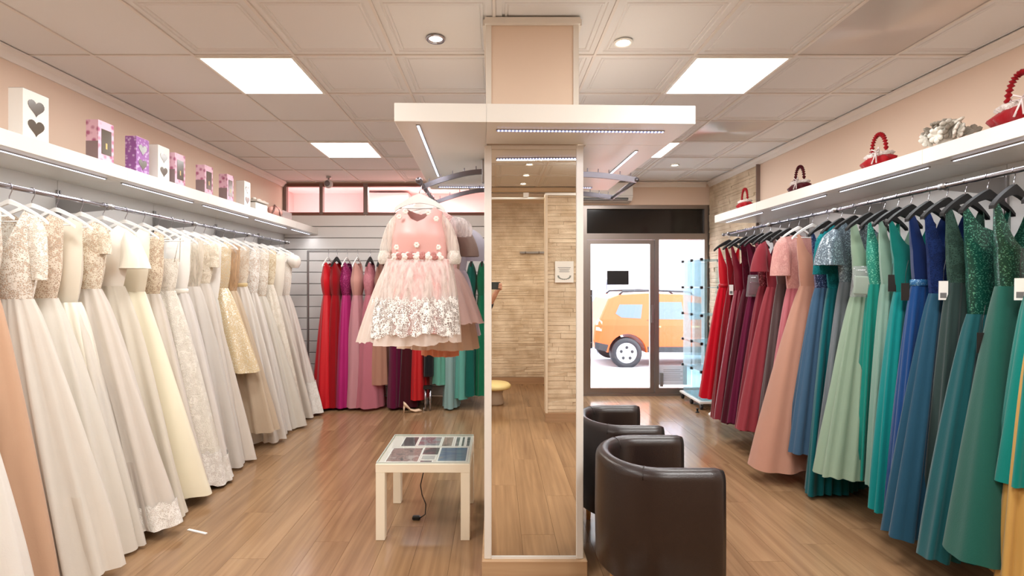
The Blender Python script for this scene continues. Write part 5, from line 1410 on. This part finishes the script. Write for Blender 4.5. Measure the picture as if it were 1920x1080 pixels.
for wx_ in (wx1, wx2):
    for wy_, s_ in ((0.0, -1), (1.55, 1)):
        a_, b_ = (0.01, 0.20) if s_ < 0 else (1.55, 1.74)
        w = MB().loft([[(wx_ + r_ * math.cos(a), y_, wr_ + r_ * math.sin(a)) for a in [2 * PI * k / 32 for k in range(32)]] for r_, y_ in ((0.21, a_ + 0.01), (0.24, a_ - 0.005), (0.31, a_), (wr_, a_ + 0.03), (wr_, b_ - 0.03), (0.31, b_))], True, True).build('wheel', M_CBK, car, True)
        yy = a_ if s_ < 0 else b_
        MB().loft([[(wx_ + r_ * math.cos(a), yy + s_ * d_, wr_ + r_ * math.sin(a)) for a in [2 * PI * k / 24 for k in range(24)]] for r_, d_ in ((0.215, -0.006), (0.20, 0.012), (0.05, 0.004))], True, True).build('hubcap', plain('hub_silver', (214, 214, 220), 0.3, metal=0.5), w)
        if s_ < 0:
            for k in range(5):
                a = 2 * PI * k / 5 + 0.3
                MB().ball((wx_ + 0.12 * math.cos(a), yy - 0.008, wr_ + 0.12 * math.sin(a)), 0.035, 8, 5, (1, 0.25, 1)).build('hub_slot', M_CBK, w)
# ------------------------------------------------------------------ the person taking the picture (only phone and hand show in the mirror)
ph = thing('smartphone', 'dark smartphone held sideways, its end showing in the mirror', 'phone', (-0.03, -0.022, CAM_Z))
MB().rbox(-0.082, 0.076, -0.008, 0.0, -0.048, 0.028, 0.003).build('phone_case', plain('phone_dark', (52, 58, 54), 0.35), ph)
MB().box(-0.08, 0.074, -0.0095, -0.008, -0.046, 0.026).build('screen', plain('phone_screen', (20, 20, 24), 0.1), ph)
def skin_mesh(name, mat, verts, edges, radii, parent, sub=2, root=0):
    me = bpy.data.meshes.new(name)
    me.from_pydata(verts, edges, [])
    me.materials.append(mat)
    o = put(name, me, parent)
    o.modifiers.new('skin', 'SKIN')
    for i, r_ in enumerate(radii):
        sv = me.skin_vertices[0].data[i]
        sv.radius = (r_, r_) if not hasattr(r_, '__len__') else r_
        sv.use_root = (i == root)
    o.modifiers['skin'].use_smooth_shade = True
    sb = o.modifiers.new('sub', 'SUBSURF'); sb.levels = sub; sb.render_levels = sub
    return o
M_SKIN = plain('skin', (206, 156, 130), 0.5)
M_TOP = plain('dark_top', (40, 42, 50), 0.8)
M_TRS = plain('dark_trousers', (36, 38, 48), 0.8)
BX, BY = -0.40, -0.42
per = thing('person', 'person in dark clothes raising a phone sideways to photograph the shop', 'person', (BX, BY, 0))
J = {'pelvis': (0, 0, 0.95), 'belly': (0, 0.01, 1.10), 'chest': (0, 0.0, 1.28), 'neck': (0, -0.01, 1.46), 'chin': (0.02, 0.01, 1.52), 'head': (0.02, 0.01, 1.60), 'crown': (0.02, 0.0, 1.68),
     'shr': (0.16, 0.0, 1.385), 'elr': (0.26, 0.10, 1.15), 'wrr': (0.385, 0.33, 1.375), 'hnr': (0.405, 0.368, 1.43),
     'shl': (-0.16, 0.0, 1.385), 'ell': (-0.08, 0.16, 1.15), 'wrl': (0.20, 0.33, 1.38), 'hnl': (0.255, 0.37, 1.43),
     'hpr': (0.09, 0, 0.90), 'knr': (0.10, 0.02, 0.50), 'anr': (0.10, -0.02, 0.09), 'tor': (0.11, 0.11, 0.035),
     'hpl': (-0.09, 0, 0.90), 'knl': (-0.10, 0.02, 0.50), 'anl': (-0.10, -0.02, 0.09), 'tol': (-0.11, 0.11, 0.035)}
Rr = {'pelvis': (0.15, 0.11), 'belly': (0.14, 0.10), 'chest': (0.155, 0.105), 'neck': 0.052, 'chin': (0.062, 0.075), 'head': (0.076, 0.092), 'crown': (0.055, 0.065),
      'shr': 0.06, 'elr': 0.042, 'wrr': 0.027, 'hnr': (0.034, 0.018), 'shl': 0.06, 'ell': 0.042, 'wrl': 0.027, 'hnl': (0.034, 0.018),
      'hpr': 0.085, 'knr': 0.058, 'anr': 0.04, 'tor': (0.042, 0.03), 'hpl': 0.085, 'knl': 0.058, 'anl': 0.04, 'tol': (0.042, 0.03)}
ED = [('pelvis', 'belly'), ('belly', 'chest'), ('chest', 'neck'), ('neck', 'chin'), ('chin', 'head'), ('head', 'crown'), ('chest', 'shr'), ('shr', 'elr'), ('elr', 'wrr'), ('wrr', 'hnr'),
      ('chest', 'shl'), ('shl', 'ell'), ('ell', 'wrl'), ('wrl', 'hnl'), ('pelvis', 'hpr'), ('hpr', 'knr'), ('knr', 'anr'), ('anr', 'tor'), ('pelvis', 'hpl'), ('hpl', 'knl'), ('knl', 'anl'), ('anl', 'tol')]
vs_, es_, rs_, ix = [], [], [], {}
for k in J: ix[k] = len(vs_); vs_.append(J[k]); rs_.append(Rr[k])
es_ = [(ix[a], ix[b]) for a, b in ED]
# five fingers on each hand, closing on the phone ends
def add_chain(start, pts, rad):
    prev = ix[start]
    for q, r_ in zip(pts, rad):
        vs_.append(q); rs_.append(r_); es_.append((prev, len(vs_) - 1)); prev = len(vs_) - 1
PH_R, PH_L = 0.446, 0.288        # phone ends in body coordinates
for hand, e_, sg in (('hnr', PH_R, 1), ('hnl', PH_L, -1)):
    hx = J[hand][0]
    for k in range(4):
        z = 1.452 + 0.0165 * k - (0.006 if k == 3 else 0)
        add_chain(hand, [(e_ + sg * 0.004, 0.392 - 0.004 * k, z - 0.012), (e_ + sg * 0.011, 0.405, z + 0.002), (e_ - sg * 0.004, 0.412, z + 0.006), (e_ - sg * (0.026 - 0.003 * k), 0.411, z + 0.008)], [0.009, 0.0088, 0.008, 0.007])
    add_chain(hand, [(e_ - sg * 0.008, 0.366, 1.452), (e_ - sg * 0.018, 0.374, 1.476), (e_ - sg * 0.03, 0.378, 1.498)], [0.0115, 0.0105, 0.009])
skin_mesh('body', M_SKIN, vs_, es_, rs_, per)
def clothes(name, keys, mat, grow, extra=None):
    v2 = [J[k] for k in keys]; i2 = {k: i for i, k in enumerate(keys)}
    e2 = [(i2[a], i2[b]) for a, b in ED if a in i2 and b in i2]
    r2 = [tuple(q + grow for q in Rr[k]) if hasattr(Rr[k], '__len__') else Rr[k] + grow for k in keys]
    skin_mesh(name, mat, v2, e2, r2, per)
J['wcr'] = tuple(0.25 * a + 0.75 * b for a, b in zip(J['elr'], J['wrr'])); Rr['wcr'] = 0.031
J['wcl'] = tuple(0.25 * a + 0.75 * b for a, b in zip(J['ell'], J['wrl'])); Rr['wcl'] = 0.031
J['base'] = (0, -0.005, 1.42); Rr['base'] = 0.06
J['hips'] = (0, 0.0, 0.86); Rr['hips'] = (0.165, 0.12)
ED += [('pelvis', 'hips'), ('elr', 'wcr'), ('ell', 'wcl'), ('chest', 'base')]
clothes('top', ['chest', 'belly', 'pelvis', 'hips', 'base', 'shr', 'elr', 'wcr', 'shl', 'ell', 'wcl'], M_TOP, 0.012)
clothes('trousers', ['pelvis', 'hpr', 'knr', 'anr', 'hpl', 'knl', 'anl'], M_TRS, 0.012)
for k, s_ in (('tor', 1), ('tol', -1)):
    MB().ball((J[k][0], 0.05, 0.04), 0.05, 14, 8, (0.95, 2.4, 0.8)).build('shoe', M_BLACK, per, True)
MB().ball((0.02, -0.015, 1.63), 0.098, 18, 12, (0.88, 1.0, 1.0)).build('hair', plain('hair_dark', (50, 36, 28), 0.6), per, True)
for s_ in (-1, 1):
    eye = MB().ball((0.02 + s_ * 0.03, 0.096, 1.60), 0.011, 10, 7).build('eye', plain('eye_white', (236, 232, 228), 0.3), per, True)
    MB().ball((0.02 + s_ * 0.03, 0.105, 1.60), 0.005, 8, 6).build('pupil', M_BLACK, eye, True)
    MB().ball((0.02 + s_ * 0.083, 0.0, 1.59), 0.022, 10, 7, (0.4, 0.8, 1.3)).build('ear', M_SKIN, per, True)
MB().tube([(0.02, 0.094, 1.605), (0.02, 0.112, 1.578), (0.02, 0.10, 1.568)], [0.007, 0.012, 0.008], 8).build('nose', M_SKIN, per, True)
MB().ball((0.02, 0.092, 1.538), 0.02, 10, 6, (1.1, 0.4, 0.32)).build('mouth', plain('lips', (176, 104, 96), 0.5), per, True)
